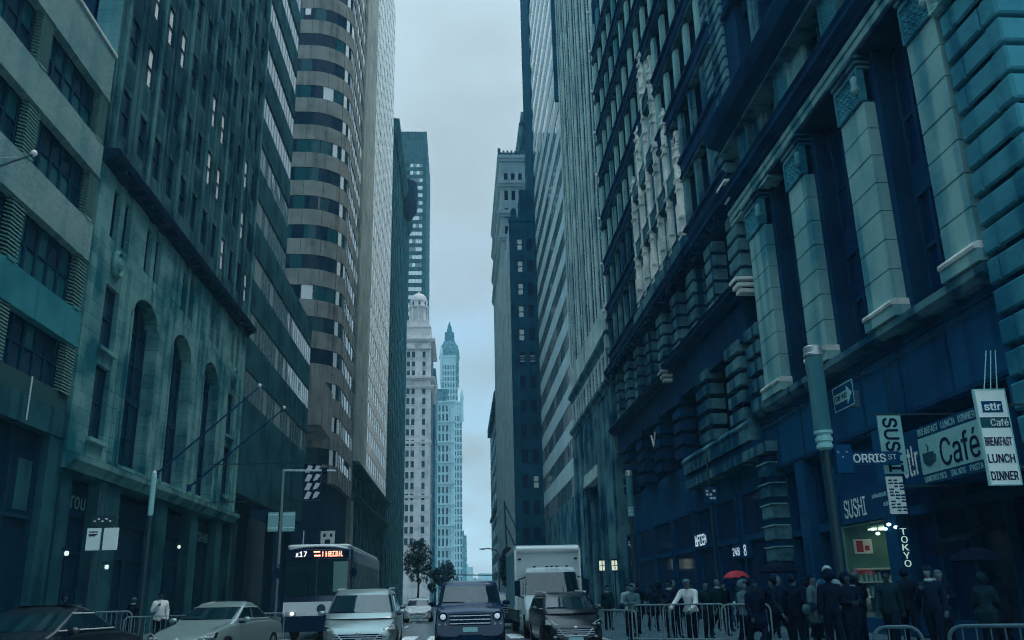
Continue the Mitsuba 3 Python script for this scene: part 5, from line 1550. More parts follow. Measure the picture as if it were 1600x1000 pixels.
# frame pole with banner and signs further down on the left
B = thing('traffic_pole', 'thin traffic pole with a long horizontal arm left of the bus roof', 'pole')
Y = 46.0
put('pole', B, tube([[-9.0, Y, .15], [-9.0, Y, 7.85]], .06, 8), 'metal')
put('arm', B, tube([[-9.0, Y, 7.85], [-6.35, Y, 7.8]], .05, 8), 'metal')
sg = put('signal', B, [bx(-7.05, -6.8, Y - .15, Y + .1, 7.1, 7.95)], 'black')
for i in range(3):
    put('lens', sg, lathe((-6.92, Y - .16, 7.2 + .27 * i), [(.08, -.02), (.08, .05)], 10), 'metal_dark')
put('sign_panel', B, south(Y)([bx(-9.62, -9.1, 4.8, 5.75, .08, .11), bx(-8.9, -8.28, 4.8, 5.75, .08, .11)]), 'sign_teal')
put('sign_edge', B, south(Y)([bx(-9.62, -9.1, z, z + .05, .112, .12) for z in (4.95, 5.6)] + [bx(-8.9, -8.28, z, z + .05, .112, .12) for z in (4.95, 5.6)]), 'white_sign')
B = thing('banner', 'white vertical banner with a black chain of leaf shapes above the bus', 'banner')
Y = 52.0
FN = south(Y)
put('cloth', B, FN([bx(-9.02, -8.02, 7.0, 9.05, -.02, .02)]), 'black')
for i in range(4):
    z = 7.05 + .5 * i
    for q in (0, 1):
        sx = -9.0 + .47 * q
        v = np.array([[sx + .05, z, .021], [sx + .32, z - .02 + .1 * q, .021], [sx + .5, z + .36, .021], [sx + .24, z + .42, .021], [sx + .05, z, .03], [sx + .32, z - .02 + .1 * q, .03], [sx + .5, z + .36, .03], [sx + .24, z + .42, .03]])
        f = np.array([[4, 5, 6], [4, 6, 7], [0, 1, 5], [0, 5, 4], [1, 2, 6], [1, 6, 5], [2, 3, 7], [2, 7, 6], [3, 0, 4], [3, 4, 7]])
        put('leaf', B, FN((v, f)), 'white')
put('rod', B, [bx(-14.3, -8.0, Y - .03, Y + .03, 9.06, 9.12), bx(-14.3, -8.0, Y - .03, Y + .03, 6.92, 6.98)], 'metal_dark')
B = thing('small_sign', 'small white square sign standing up behind the bus roof', 'sign')
FN = south(55.0)
put('panel', B, FN([bx(-8.35, -7.5, 4.55, 5.45, -.02, .02)]), 'white')
put('print', B, FN([bx(-8.2, -8.05, 5.1, 5.3, .021, .03), bx(-7.8, -7.65, 5.1, 5.3, .021, .03), bx(-8.08, -7.78, 4.7, 4.95, .021, .03)]), 'black')
put('pole', B, tube([[-7.95, 55.1, .15], [-7.95, 55.1, 4.6]], .05, 8), 'metal_dark')
put('antenna', B, tube([[-9.4, 55.2, .15], [-9.4, 55.2, 5.5]], .04, 6), 'white')

# ---- right side signs
B = thing('one_way_sign', 'one way arrow sign beside the big cylinder lamp', 'sign')
FO = Fac((8.95, 0), (0, 1), (-1, 0))
put('panel', B, FO([bx(19.15, 20.25, 5.42, 6.0, -.015, .015)]), 'navy')
put('border', B, FO([bx(19.15, 20.25, 5.42, 5.44, .016, .02), bx(19.15, 20.25, 5.98, 6.0, .016, .02), bx(19.15, 19.17, 5.44, 5.98, .016, .02), bx(20.23, 20.25, 5.44, 5.98, .016, .02)]), 'sign_teal')
v = np.array([[20.17, 5.6, 0], [20.17, 5.82, 0], [19.5, 5.82, 0], [19.5, 5.93, 0], [19.22, 5.71, 0], [19.5, 5.49, 0], [19.5, 5.6, 0]])
v[:, 2] = .017
v2 = v + [0, 0, .006]
put('arrow', B, FO((np.vstack([v, v2]), np.array([[7, 8, 9], [7, 9, 13], [10, 11, 12], [0, 1, 8], [0, 8, 7], [2, 3, 10], [3, 4, 11], [4, 5, 12]]))), 'sign_teal')
text_on(FO, B, 'ONE WAY', 20.12, 5.65, .024, .13, 'black', .66, bold=True, depth=.004)
put('bracket', B, FO([bx(19.9, 20.0, 5.5, 5.9, -.45, -.016)]), 'metal_dark')
B = thing('street_name_sign', 'dark street name sign reading MORRIS ST hanging above the sushi shop', 'sign')
FM = south(20.4)
put('blade', B, FM([bx(8.75, 10.42, 4.2, 4.52, -.015, .015)]), 'navy')
text_on(FM, B, 'MORRIS', 9.05, 4.27, .016, .19, 'white_sign', 1.02, bold=True)
text_on(FM, B, 'ST', 10.13, 4.33, .016, .12, 'white_sign', .2)
put('bracket', B, FM([bx(8.5, 8.76, 4.3, 4.42, -.03, .03)]), 'metal_dark')
B = thing('pedestrian_signal', 'dark pedestrian signal box on the big lamp pole', 'traffic light')
put('housing', B, south(19.8)([bx(8.62, 9.0, 3.95, 4.6, -.2, .0)]), 'navy')
put('glints', B, south(19.8)([bx(8.66 + .1 * i, 8.7 + .1 * i, 4.42 - .12 * (i % 2), 4.44 - .12 * (i % 2), .001, .01) for i in range(3)]), 'white_sign')

B = thing('sushi_banner', 'vertical teal banner with dark letters reading SUSHI above the sushi shop', 'sign')
FSB = south(20.6)
put('cloth', B, FSB([bx(10.1, 10.68, 4.02, 5.42, -.02, .02)]), 'sign_teal')
text_on(FSB, B, 'SUSHI', 10.22, 5.36, .021, .34, 'black', 1.3, vertical=True, bold=True)
put('bracket', B, FSB([bx(10.0, 12.1, 5.43, 5.47, -.02, .02)]), 'metal_dark')
B = thing('menu_banner', 'small pale vertical sign under the teal SUSHI banner', 'sign')
put('panel', B, FSB([bx(10.1, 10.5, 3.08, 3.95, -.02, .02)]), 'white_sign')
put('print', B, FSB([bx(10.14 + .13 * q, 10.23 + .13 * q + .02 * (i % 2), 3.14 + .07 * i, 3.18 + .07 * i, .021, .026) for q in range(3) for i in range(11) if (i + q) % 4]), 'navy')
put('bracket', B, FSB([bx(10.5, 12.1, 3.7, 3.74, -.02, .02)]), 'metal_dark')
B = thing('sushi_sign', 'dark shop sign with pale letters reading SUSHI over the lit shop door', 'sign')
put('board', B, RW([bx(24.6, 28.4, 3.38, 4.4, -.6, -.28)]), 'navy')
text_on(RW, B, 'SUSHI', 28.1, 3.56, -.279, .56, 'white_sign', 1.55)
for i, (s, z) in enumerate(((26.1, 3.98), (25.75, 3.7))):
    put('print', B, RW([bx(s - .95 + .16 * q, s - .84 + .16 * q, z, z + .12 - .02 * (q % 2), -.279, -.27) for q in range(6 - 2 * i)]), 'sign_teal')
# cafe canopy
B = thing('cafe_canopy', 'teal cafe canopy sign with a cup, slanting along the wall at the right', 'sign')
XF = .72
z0, z1 = 3.78, 5.18
put('canopy', B, RW([(np.array([[18.35, z0, XF], [22.0, z0, XF], [22.0, z1, XF], [18.35, z1, XF], [18.35, z0, -.3], [23.75, z0, -.3], [23.75, z1, -.3], [18.35, z1, -.3]]),
                      np.array([[0, 1, 2], [0, 2, 3], [1, 5, 6], [1, 6, 2], [4, 0, 3], [4, 3, 7], [3, 2, 6], [3, 6, 7], [0, 4, 5], [0, 5, 1]]))]), 'navy')
put('panel', B, RW([bx(20.25, 21.05, 4.03, 4.9, XF + .001, XF + .012), bx(18.4, 20.23, 4.03, 4.9, XF + .001, XF + .012)]), 'sign_teal')
text_on(RW, B, 'Café', 20.1, 4.12, XF + .013, .62, 'black', 1.62)
text_on(RW, B, 'BREAKFAST', 21.0, 4.96, XF + .005, .16, 'sign_teal', .95)
text_on(RW, B, 'LUNCH', 19.9, 4.96, XF + .005, .16, 'sign_teal', .58)
text_on(RW, B, 'DINNER', 19.15, 4.96, XF + .005, .16, 'sign_teal', .68)
text_on(RW, B, 'SANDWICHES', 21.0, 3.84, XF + .005, .14, 'sign_teal', 1.0)
text_on(RW, B, 'SALADS', 19.8, 3.84, XF + .005, .14, 'sign_teal', .62)
text_on(RW, B, 'PASTA', 19.0, 3.84, XF + .005, .14, 'sign_teal', .52)
put('name_panel', B, RW([bx(21.12, 21.98, z0 + .02, z1 - .12, XF - .3, XF + .006)]), 'navy')
text_on(RW, B, 'st!r', 21.94, 4.08, XF + .007, .74, 'white_sign', .78)
v, f = lathe((0, 0, 0), [(.08, 0), (.24, .1), (.27, .32), (.25, .32)], 16)
put('cup', B, RW((np.column_stack([v[:, 0] + 20.65, v[:, 2] + 4.2, v[:, 1] * .04 + XF + .024]), f)), 'teal_wall')
put('cup_handle', B, RW([tube([[20.4, 4.45, XF + .02], [20.32, 4.42, XF + .02], [20.34, 4.3, XF + .02], [20.45, 4.28, XF + .02]], .02, 5), tube([[20.65, 4.56, XF + .02], [20.6, 4.64, XF + .02], [20.68, 4.72, XF + .02]], .018, 5)]), 'teal_wall')
B = thing('cafe_blade_sign', 'tall pale blade sign reading Café BREAKFAST LUNCH DINNER at the right edge', 'sign')
FBL = south(17.5)
put('panel', B, FBL([bx(10.74, 11.42, 3.36, 5.36, -.06, .0)]), 'white_sign')
put('name_panel', B, FBL([bx(10.86, 11.30, 4.86, 5.10, .001, .008)]), 'navy')
put('green_band', B, FBL([bx(10.75, 11.41, 4.54, 4.76, .001, .008)]), 'teal_wall')
put('frame', B, FBL([(p[0] + [10.74, 3.36, 0], p[1]) for p in ring(.68, 2.0, .025, -.07, .012)]), 'sign_teal')
text_on(FBL, B, 'st!r', 10.9, 4.91, .009, .15, 'white_sign', .36, bold=True)
text_on(FBL, B, 'Café', 10.98, 4.58, .009, .14, 'white_sign', .38)
for t, z in (('BREAKFAST', 4.17), ('LUNCH', 3.82), ('DINNER', 3.47)):
    text_on(FBL, B, t, 10.79, z, .002, .17, 'black', .57, bold=True)
put('bracket', B, FBL([bx(11.42, 12.3, 5.0, 5.05, -.05, -.01), bx(11.42, 12.3, 3.7, 3.75, -.05, -.01)]), 'metal_dark')
put('rods', B, FBL([tube([[11.0 + .14 * i, 5.36, -.03], [11.2 + .1 * i, 6.2, -.03]], .012, 4) for i in range(3)]), 'sign_teal')
B = thing('banner_lantern', 'slim pale vertical sign lit beside the shop door', 'sign')
put('panel', B, south(22.9)([bx(11.35, 11.62, 1.9, 2.95, -.03, .0)]), 'navy')
for i, t in enumerate('TOKYO'):
    lit_text(south(22.9), B, t, 11.4, 2.74 - .2 * i, .002, .16, (.035, .06, .047), .17)

# lit shop interior
B = thing('shop_interior', 'small lit shop interior behind glass under the SUSHI sign', 'shop')
put('back_wall', B, RW([bx(25.62, 28.58, .2, 3.34, -4.1, -4.0), bx(28.5, 28.58, .2, 3.34, -4.0, -.3), bx(25.62, 28.5, .155, .2, -4.0, -.3), bx(25.62, 28.5, 3.3, 3.34, -4.0, -.3)]), 'shop_wall')
stone('shop_wall', (.14, .27, .22), (.05, .14, .14), .9, .3)
SI = south(28.5)
put('shelf', B, SI([bx(12.5, 15.6, z, z + .05, .0, .3) for z in (1.15, 1.6, 2.0)]), 'white_sign')
put('bottles', B, SI([bx(12.6 + .15 * i, 12.69 + .15 * i, z + .051, z + .25 + .06 * (i % 3), .08, .2) for i in range(18) for z in (1.15, 1.6)]), 'sign_teal')
mat('red', (.5, .05, .07), .6)
pk = put('poster', B, SI([bx(12.6, 13.2, 2.5, 2.95, .005, .03)]), 'white')
put('poster_print', pk, SI([bx(12.68, 12.9, 2.55, 2.9, .031, .036), bx(12.95, 13.1, 2.6, 2.75, .031, .036)]), 'red')
put('counter', B, RW([bx(26.6, 27.9, .2, 1.05, -2.6, -1.2)]), 'blind_teal')
scene['clear_glass'] = {'type': 'thindielectric'}
put('shop_glass', B, RW(bx(25.66, 28.54, .6, 3.3, -.335, -.33)), 'clear_glass')
light('x', (.13, .16, .115), B, RW([bx(26.4, 28.2, 3.2, 3.25, -2.4, -1.0)]), 'ceiling_lamp')
for i, (s, z, d) in enumerate(((26.15, 3.1, -.2), (25.75, 2.95, -.15), (25.35, 3.05, -.2), (25.0, 3.15, -.15), (24.7, 3.05, -.2))):
    B = thing('spot_lamp', '%s small lit spotlight in the row under the sushi shop sign' % ('leftmost', 'second from left', 'middle', 'second from right', 'rightmost')[i], 'lamp', 'spotlights under the sushi shop sign')
    light('x', (.10, .13, .13), B, RW((lambda v, f: (v, f))(*ellip((s, z, d), (.1, .05, .06), 10))), 'bulb')
    put('arm', B, RW(tube([[s, z + .04, d], [s + .02, z + .3, d - .05], [s, z + .35, -.3]], .012, 4)), 'metal_dark')
for i, (px_, y) in enumerate(((9.6, 61.0), (10.45, 61.0))):
    B = thing('wall_lantern', 'lit square lantern by the entrance of the ribbed tower, %s of the pair' % ('left' if i == 0 else 'right'), 'lantern')
    x = px_ - .1
    light('x', (.06, .07, .05), B, bx(x - .16, x + .16, y - .16, y + .16, 3.0, 3.62), 'lamp_box')
    put('frame', B, [bx(x - .19, x + .19, y - .19, y + .19, 2.92, 2.99), bx(x - .19, x + .19, y - .19, y + .19, 3.63, 3.72), bx(x - .02, x + .02, y - .185, y - .165, 3.0, 3.62), bx(x - .18, x + .18, y - .185, y - .165, 3.29, 3.33)], 'black')
    put('post', B, tube([[x, y, .15], [x, y, 2.93]], .05, 6), 'metal_dark')
for i, (t, s, z, w, h, lb) in enumerate((('248', 40.2, 2.95, 1.0, .34, 'white lit number on a shop front left of the grooved blocks'), ('8', 38.6, 2.9, .35, .45, 'white lit sign beside the number on the shop front'), ('CAFE', 46.6, 3.7, 2.2, .55, 'slanted white lit shop name above the capped man'))):
    B = thing('lit_sign', lb, 'sign')
    if t == 'CAFE':
        tag(light('x', (.035, .05, .06), B, glyphs(RW, s, z, -.2, w, h, 5, 9), 'lit_lettering'), kind='stuff')
    else:
        lit_text(RW, B, t, s, z, -.2, h, (.035, .05, .06), w)
    put('board', B, RW(bx(s - w - .15, s + .15, z - .12, z + h + .12, -.6, -.205)), 'navy')
for x, y, z, lb in ((11.35, 40, 5.65, 'small square sign box on a thin pole before the base bands'), (11.2, 59, 4.5, 'small pale sign box near the entrance of the ribbed tower')):
    B = thing('sign_box', lb, 'sign')
    put('panel', B, [bx(x - .3, x + .3, y - .06, y + .06, z - .35, z + .35)], 'navy')
    put('print', B, [bx(x - .22 + .16 * i, x - .1 + .16 * i, y - .068, y - .061, z - .2 + .16 * j, z - .1 + .16 * j) for i in range(3) for j in range(3) if (i + j) % 3], 'white_sign')
    put('pole', B, tube([[x, y + .08, .15], [x, y + .08, z + 1.9 if y < 50 else z]], .05, 6), 'metal_dark')
B = thing('awning', 'pale teal shop awning under the cafe canopy', 'awning')
put('cloth', B, prism(RW, 20.2, 21.6, [(-.6, 2.75), (-.6, 2.8), (.5, 2.45), (.5, 2.15), (.47, 2.15), (.47, 2.42)]), 'cloth_blue')
B = thing('overhead_gantry', 'thin overhead beam across the avenue far away', 'gantry')
put('beam', B, tube([[-1.0, 300, 8.8], [12, 300, 8.4]], .22, 6), 'metal_dark')
put('post', B, tube([[-1.0, 300, 0], [-1.0, 300, 8.8]], .25, 6), 'metal_dark')
put('post', B, tube([[12, 300, 0], [12, 300, 8.4]], .25, 6), 'metal_dark')
B = thing('cobra_lamp', 'curved street light arm against the sky at the end of the avenue', 'street lamp')
put('pole', B, tube([[6.4, 150, .1], [6.4, 150, 8.2], [5.9, 150, 8.9], [4.6, 150, 9.2], [3.9, 150, 9.15]], .09, 6), 'metal_dark', True)
put('head', B, ellip((3.7, 150, 9.1), (.55, .25, .13)), 'metal_dark', True)
B = thing('street_pole', 'leaning utility pole with slanting struts right of the sky gap', 'pole')
put('pole', B, [tube([[5.6, 105, .1], [5.2, 105, 12.2]], .1, 6), tube([[5.2, 105, 12.0], [6.9, 105, 8.2]], .08, 6), tube([[5.3, 105, 9.5], [6.6, 105, 6.5]], .08, 6)], 'metal_dark')
# ================================================================ trees
def leaf_cloud(c, r, n, seed, size):
    g = np.random.default_rng(seed)
    d = g.normal(size=(n, 3))
    d /= np.linalg.norm(d, axis=1, keepdims=True)
    rad = g.random(n) ** .45
    p = np.array(c) + d * rad[:, None] * np.array(r)
    keep = meshkit.fbm(p * .75, 3, seed) > .49
    p = p[keep]
    n = len(p)
    a = g.normal(size=(n, 3))
    a /= np.linalg.norm(a, axis=1, keepdims=True)
    b = np.cross(a, g.normal(size=(n, 3)))
    b /= np.linalg.norm(b, axis=1, keepdims=True) + 1e-9
    s = size * (.6 + .8 * g.random(n))[:, None]
    v = np.stack([p - a * s, p + b * s * .55, p + a * s, p - b * s * .55], 1).reshape(-1, 3)
    i = np.arange(n) * 4
    return v, np.vstack([np.column_stack([i, i + 1, i + 2]), np.column_stack([i, i + 2, i + 3])])


mat('leaf', (.018, .055, .055), .6)
mat('leaf_blue', (.012, .05, .09), .6)
mat('bark', (.03, .05, .06), .8)
for x, y, h, r, m, lb in ((-8.1, 178, 12.5, 2.9, 'leaf', 'dark street tree at the foot of the domed white building'), (-5.6, 205, 8.0, 2.0, 'leaf', 'dark tree standing behind the minivan at the left pavement'),
                          (-3.6, 240, 11, 2.6, 'leaf_blue', 'bluish dark tree below the far stone colonnades'), (6.2, 118, 7.5, 1.0, 'leaf_blue', 'thin dark tree in front of the dark brick building')):
    B = thing('street_tree', lb, 'tree')
    put('trunk', B, [tube([[x, y, 0], [x + .1, y, h * .4], [x - .2, y, h * .75]], [.24, .17, .07], 7)] + [tube([[x, y, h * .38], [x + math.cos(a) * r * .6, y + math.sin(a) * r * .6, h * (.6 + .08 * i)]], [.1, .03], 5) for i, a in enumerate((.3, 1.6, 2.9, 4.2, 5.3))], 'bark')
    put('crown', B, [leaf_cloud((x, y, h * .68), (r, r, h * .34), 2600, int(h * 10), .30)], m)

# ================================================================ people
def bones(J, R, pairs, grow=0.0, edge=.055, smooth=8):
    parts = []
    for a, b in pairs:
        sp = []
        for q in (a, b):
            s = m3.Manifold.sphere(R[q] + grow, 12).translate([float(t) for t in J[q]])
            sp.append(s)
        parts.append(m3.Manifold.batch_hull(sp))
    m = m3.Manifold.batch_boolean(parts, m3.OpType.Add).refine_to_length(edge)
    me = m.to_mesh()
    t = trimesh.Trimesh(np.array(me.vert_properties[:, :3]), np.array(me.tri_verts), process=False)
    trimesh.smoothing.filter_taubin(t, iterations=smooth)
    return t


def figure(pose):
    """Joints of a standing person facing -y, feet at the origin; pose changes arms, legs and lean."""
    J = {'pelvis': (0, 0, .93), 'hipL': (.09, 0, .90), 'hipR': (-.09, 0, .90), 'belly': (0, -.01, 1.08), 'chest': (0, 0, 1.27), 'shL': (.18, .01, 1.40), 'shR': (-.18, .01, 1.40), 'neck': (0, 0, 1.47), 'neck2': (0, -.015, 1.54),
         'skull': (0, -.005, 1.645), 'jaw': (0, -.045, 1.575), 'nose': (0, -.108, 1.615), 'browL': (.03, -.07, 1.64), 'browR': (-.03, -.07, 1.64), 'earL': (.075, .0, 1.625), 'earR': (-.075, .0, 1.625)}
    R = {'pelvis': .125, 'hipL': .095, 'hipR': .095, 'belly': .125, 'chest': .135, 'shL': .062, 'shR': .062, 'neck': .06, 'neck2': .052, 'skull': .092, 'jaw': .055, 'nose': .014, 'browL': .03, 'browR': .03, 'earL': .02, 'earR': .02}
    st = pose.get('stride', 0)
    for s, n in ((1, 'L'), (-1, 'R')):
        k = s * st
        J['knee' + n] = (.095 * s, -.16 * k - .02, .49 + .02 * abs(k))
        J['ank' + n] = (.10 * s, -.26 * k + .02 + .14 * (k < 0) * abs(k), .09 + .07 * (k < 0) * abs(k))
        J['toe' + n] = (.115 * s, J['ank' + n][1] - .17, .04 + .02 * (k < 0))
        R.update({'knee' + n: .062, 'ank' + n: .042, 'toe' + n: .036})
        el, wr = pose.get('arm' + n, ((.24 * s, .03 + .06 * k, 1.13), (.25 * s, -.06 + .14 * k, .89)))
        J['elb' + n], J['wri' + n] = el, wr
        R.update({'elb' + n: .043, 'wri' + n: .03})
        d = np.array(wr) - np.array(el)
        d /= np.linalg.norm(d)
        side = np.cross(d, [0, 1.0, 0.2])
        side /= np.linalg.norm(side)
        pm = np.array(wr) + d * .075
        J['palm' + n] = tuple(pm)
        R['palm' + n] = .028
        nn = np.cross(side, d)
        for q in range(4):
            b = pm + d * .02 + side * (q - 1.5) * .021
            t = b + d * (.055 - .008 * abs(q - 1.3)) + nn * .012
            J['f%d%s' % (q, n)], J['g%d%s' % (q, n)] = tuple(b), tuple(t)
            R['f%d%s' % (q, n)], R['g%d%s' % (q, n)] = .0105, .0085
        b = np.array(wr) + d * .03 + side * .03
        J['t0' + n], J['t1' + n] = tuple(b), tuple(b + d * .045 + side * .025)
        R['t0' + n], R['t1' + n] = .013, .0095
    lean = pose.get('lean', 0)
    if lean:
        c, s_ = math.cos(lean), math.sin(lean)
        for q in list(J):
            if not q.startswith(('knee', 'ank', 'toe', 'hip', 'pelvis')):
                x, y, z = J[q]
                z -= .93
                J[q] = (x, y * c - z * s_, .93 + y * s_ + z * c)
    return J, R


def dress(pose):
    J, R = figure(pose)
    body = [('chest', 'neck'), ('neck', 'neck2'), ('neck2', 'skull'), ('skull', 'jaw'), ('jaw', 'nose'), ('nose', 'browL'), ('nose', 'browR'), ('skull', 'earL'), ('skull', 'earR'), ('chest', 'belly'), ('belly', 'pelvis')]
    coat = [('chest', 'belly'), ('belly', 'pelvis'), ('shL', 'shR'), ('shL', 'chest'), ('shR', 'chest'), ('chest', 'neck'), ('hipL', 'hipR'), ('hipL', 'belly'), ('hipR', 'belly')]
    trou = [('hipL', 'hipR'), ('pelvis', 'hipL'), ('pelvis', 'hipR')]
    shoes = []
    for n in 'LR':
        body += [('shL' if n == 'L' else 'shR', 'elb' + n), ('elb' + n, 'wri' + n), ('wri' + n, 'palm' + n), ('t0' + n, 't1' + n), ('wri' + n, 't0' + n), ('chest', 'sh' + n), ('pelvis', 'hip' + n), ('hip' + n, 'knee' + n), ('knee' + n, 'ank' + n), ('ank' + n, 'toe' + n)]
        for q in range(4):
            body += [('palm' + n, 'f%d%s' % (q, n)), ('f%d%s' % (q, n), 'g%d%s' % (q, n))]
        coat += [('sh' + n, 'elb' + n), ('elb' + n, 'wri' + n)]
        trou += [('hip' + n, 'knee' + n), ('knee' + n, 'ank' + n)]
        shoes += [('ank' + n, 'toe' + n)]
    out = {'body': bones(J, R, body, 0, .03, 6), 'coat': bones(J, R, coat, .022, .06, 6), 'trousers': bones(J, R, trou, .016, .06, 6), 'shoe': bones(J, R, shoes[:1], .014, .05, 4), 'shoe2': bones(J, R, shoes[1:], .014, .05, 4)}
    sk = np.array(J['skull'])
    v, f = ellip(sk + [0, .018, .022], (.098, .108, .098), 14)
    out['hair'] = trimesh.Trimesh(v, f, process=False)
    for k in ('hair',):
        m = out[k]
        low = (m.vertices[:, 1] < sk[1] - .02) & (m.vertices[:, 2] < sk[2] + .035)
        m.vertices[low] = sk + (m.vertices[low] - sk) * .80
    for k in ('coat', 'trousers'):
        m = out[k]
        n = m.vertex_normals
        m.vertices = m.vertices + n * ((meshkit.fbm(m.vertices * [9, 9, 5], 3, 2) - .5) * .035)[:, None]
    sk_ = [(J['hipL'], .15), (J['hipR'], .15), (tuple((np.array(J['kneeL']) + np.array(J['hipL'])) / 2), .13), (tuple((np.array(J['kneeR']) + np.array(J['hipR'])) / 2), .13)]
    sm = m3.Manifold.batch_hull([m3.Manifold.sphere(r, 12).translate([float(t) for t in c]) for c, r in sk_]).refine_to_length(.06).to_mesh()
    t = trimesh.Trimesh(np.array(sm.vert_properties[:, :3]), np.array(sm.tri_verts), process=False)
    t.vertices = t.vertices + t.vertex_normals * ((meshkit.fbm(t.vertices * [12, 12, 3], 3, 4) - .5) * .05)[:, None]
    out['skirt'] = t
    out['J'] = J
    return out


POSES = {
    'stand': dress({}),
    'walk': dress({'stride': 1.0}),
    'phone': dress({'armR': ((-.25, -.02, 1.15), (-.12, -.27, 1.30)), 'stride': .4}),
    'umbrella': dress({'armR': ((-.23, -.06, 1.17), (-.19, -.22, 1.40)), 'stride': .7}),
    'lean': dress({'lean': .42, 'armL': ((.22, -.22, 1.20), (.10, -.46, 1.12)), 'armR': ((-.30, -.16, 1.26), (-.42, -.42, 1.16))}),
    'hold': dress({'armL': ((.25, -.04, 1.14), (.10, -.26, 1.16)), 'armR': ((-.25, -.04, 1.14), (-.08, -.26, 1.12))}),
}
for nm, c in (('skin_dark', (.018, .045, .065)), ('skin', (.085, .14, .16)), ('cloth_navy', (.0006, .007, .023)), ('cloth_blue', (.0016, .014, .036)), ('cloth_teal', (.003, .024, .038)), ('cloth_pale', (.26, .38, .40)), ('cloth_white', (.66, .72, .72)), ('hair_dark', (.0006, .008, .028)), ('cloth_grey', (.06, .13, .16))):
    mat(nm, c, .85)
stone('cloth_speckled', (.16, .27, .28), (.002, .05, .11), 1.8, .9)


def person(x, y, deg, pose, coat, trousers, skin, label, h=1.0, z=.15, hair='hair_dark', cap=None, extra=0):
    K = unique('person')
    tag(K, label, 'person', None)
    D = POSES[pose]
    a = math.radians(deg)
    M = np.array([[math.cos(a), math.sin(a), 0], [-math.sin(a), math.cos(a), 0], [0, 0, 1]]) * (h * .94)
    o = np.array([x, y, z])
    tr = lambda m: (np.array(m.vertices) @ M + o, np.array(m.faces))
    scene[K] = mikit.ply(tr(D['body']), skin, smooth=True)
    put('jacket', K, tr(D['coat']), coat, True)
    put('trousers', K, tr(D['trousers']), trousers, True)
    put('shoe', K, tr(D['shoe']), 'black', True)
    put('shoe', K, tr(D['shoe2']), 'black', True)
    put('hair', K, tr(D['hair']), hair, True)
    sk = np.array(D['J']['skull'])
    for s in (-1, 1):
        v, f = ellip(sk + [s * .032, -.088, -.012], (.013, .01, .008), 8)
        put('eye', K, (v @ M + o, f), 'black', True)
    v, f = ellip(sk + [0, -.088, -.085], (.024, .01, .007), 8)
    put('mouth', K, (v @ M + o, f), 'red', True)
    if cap:
        v, f = ellip(sk + [0, .005, .05], (.108, .118, .075), 14)
        v[:, 2] = np.maximum(v[:, 2], sk[2] + .03)
        v2, f2 = ellip(sk + [0, -.13, .035], (.075, .075, .010), 12)
        put('cap', K, (lambda q: (q[0] @ M + o, q[1]))(join([(v, f), (v2, f2)])), cap, True)
    J = {q: np.array(w) for q, w in D['J'].items()}
    if extra & 1:      # a long coat
        put('coat_skirt', K, tr(D['skirt']), coat, True)
    if extra & 2:      # a raised hood
        v, f = ellip(sk + [0, .03, .015], (.125, .125, .14), 14)
        v[:, 1] = np.maximum(v[:, 1], sk[1] - .045)
        put('hood', K, (v @ M + o, f), coat, True)
    if extra & 4:      # a shoulder bag
        c = (J['hipR'] + J['elbR']) / 2 + [-.10, -.02, -.02]
        v, f = ellip(c, (.07, .16, .13), 10)
        bk = put('bag', K, (v @ M + o, f), ('cloth_grey', 'cloth_pale', 'black')[int(abs(x * 10)) % 3], True)
        w, f = tube([c + [0, 0, .1], J['shR'] + [-.02, -.02, .07], J['neck'] + [.08, .02, -.02]], .015, 5)
        put('strap', bk, (w @ M + o, f), 'black', True)
    if extra & 8:      # a scarf
        v, f = ellip(J['neck'] + [0, -.01, .02], (.095, .095, .05), 12)
        put('scarf', K, (v @ M + o, f), 'cloth_pale', True)
    D['last'] = (M, o)
    return K


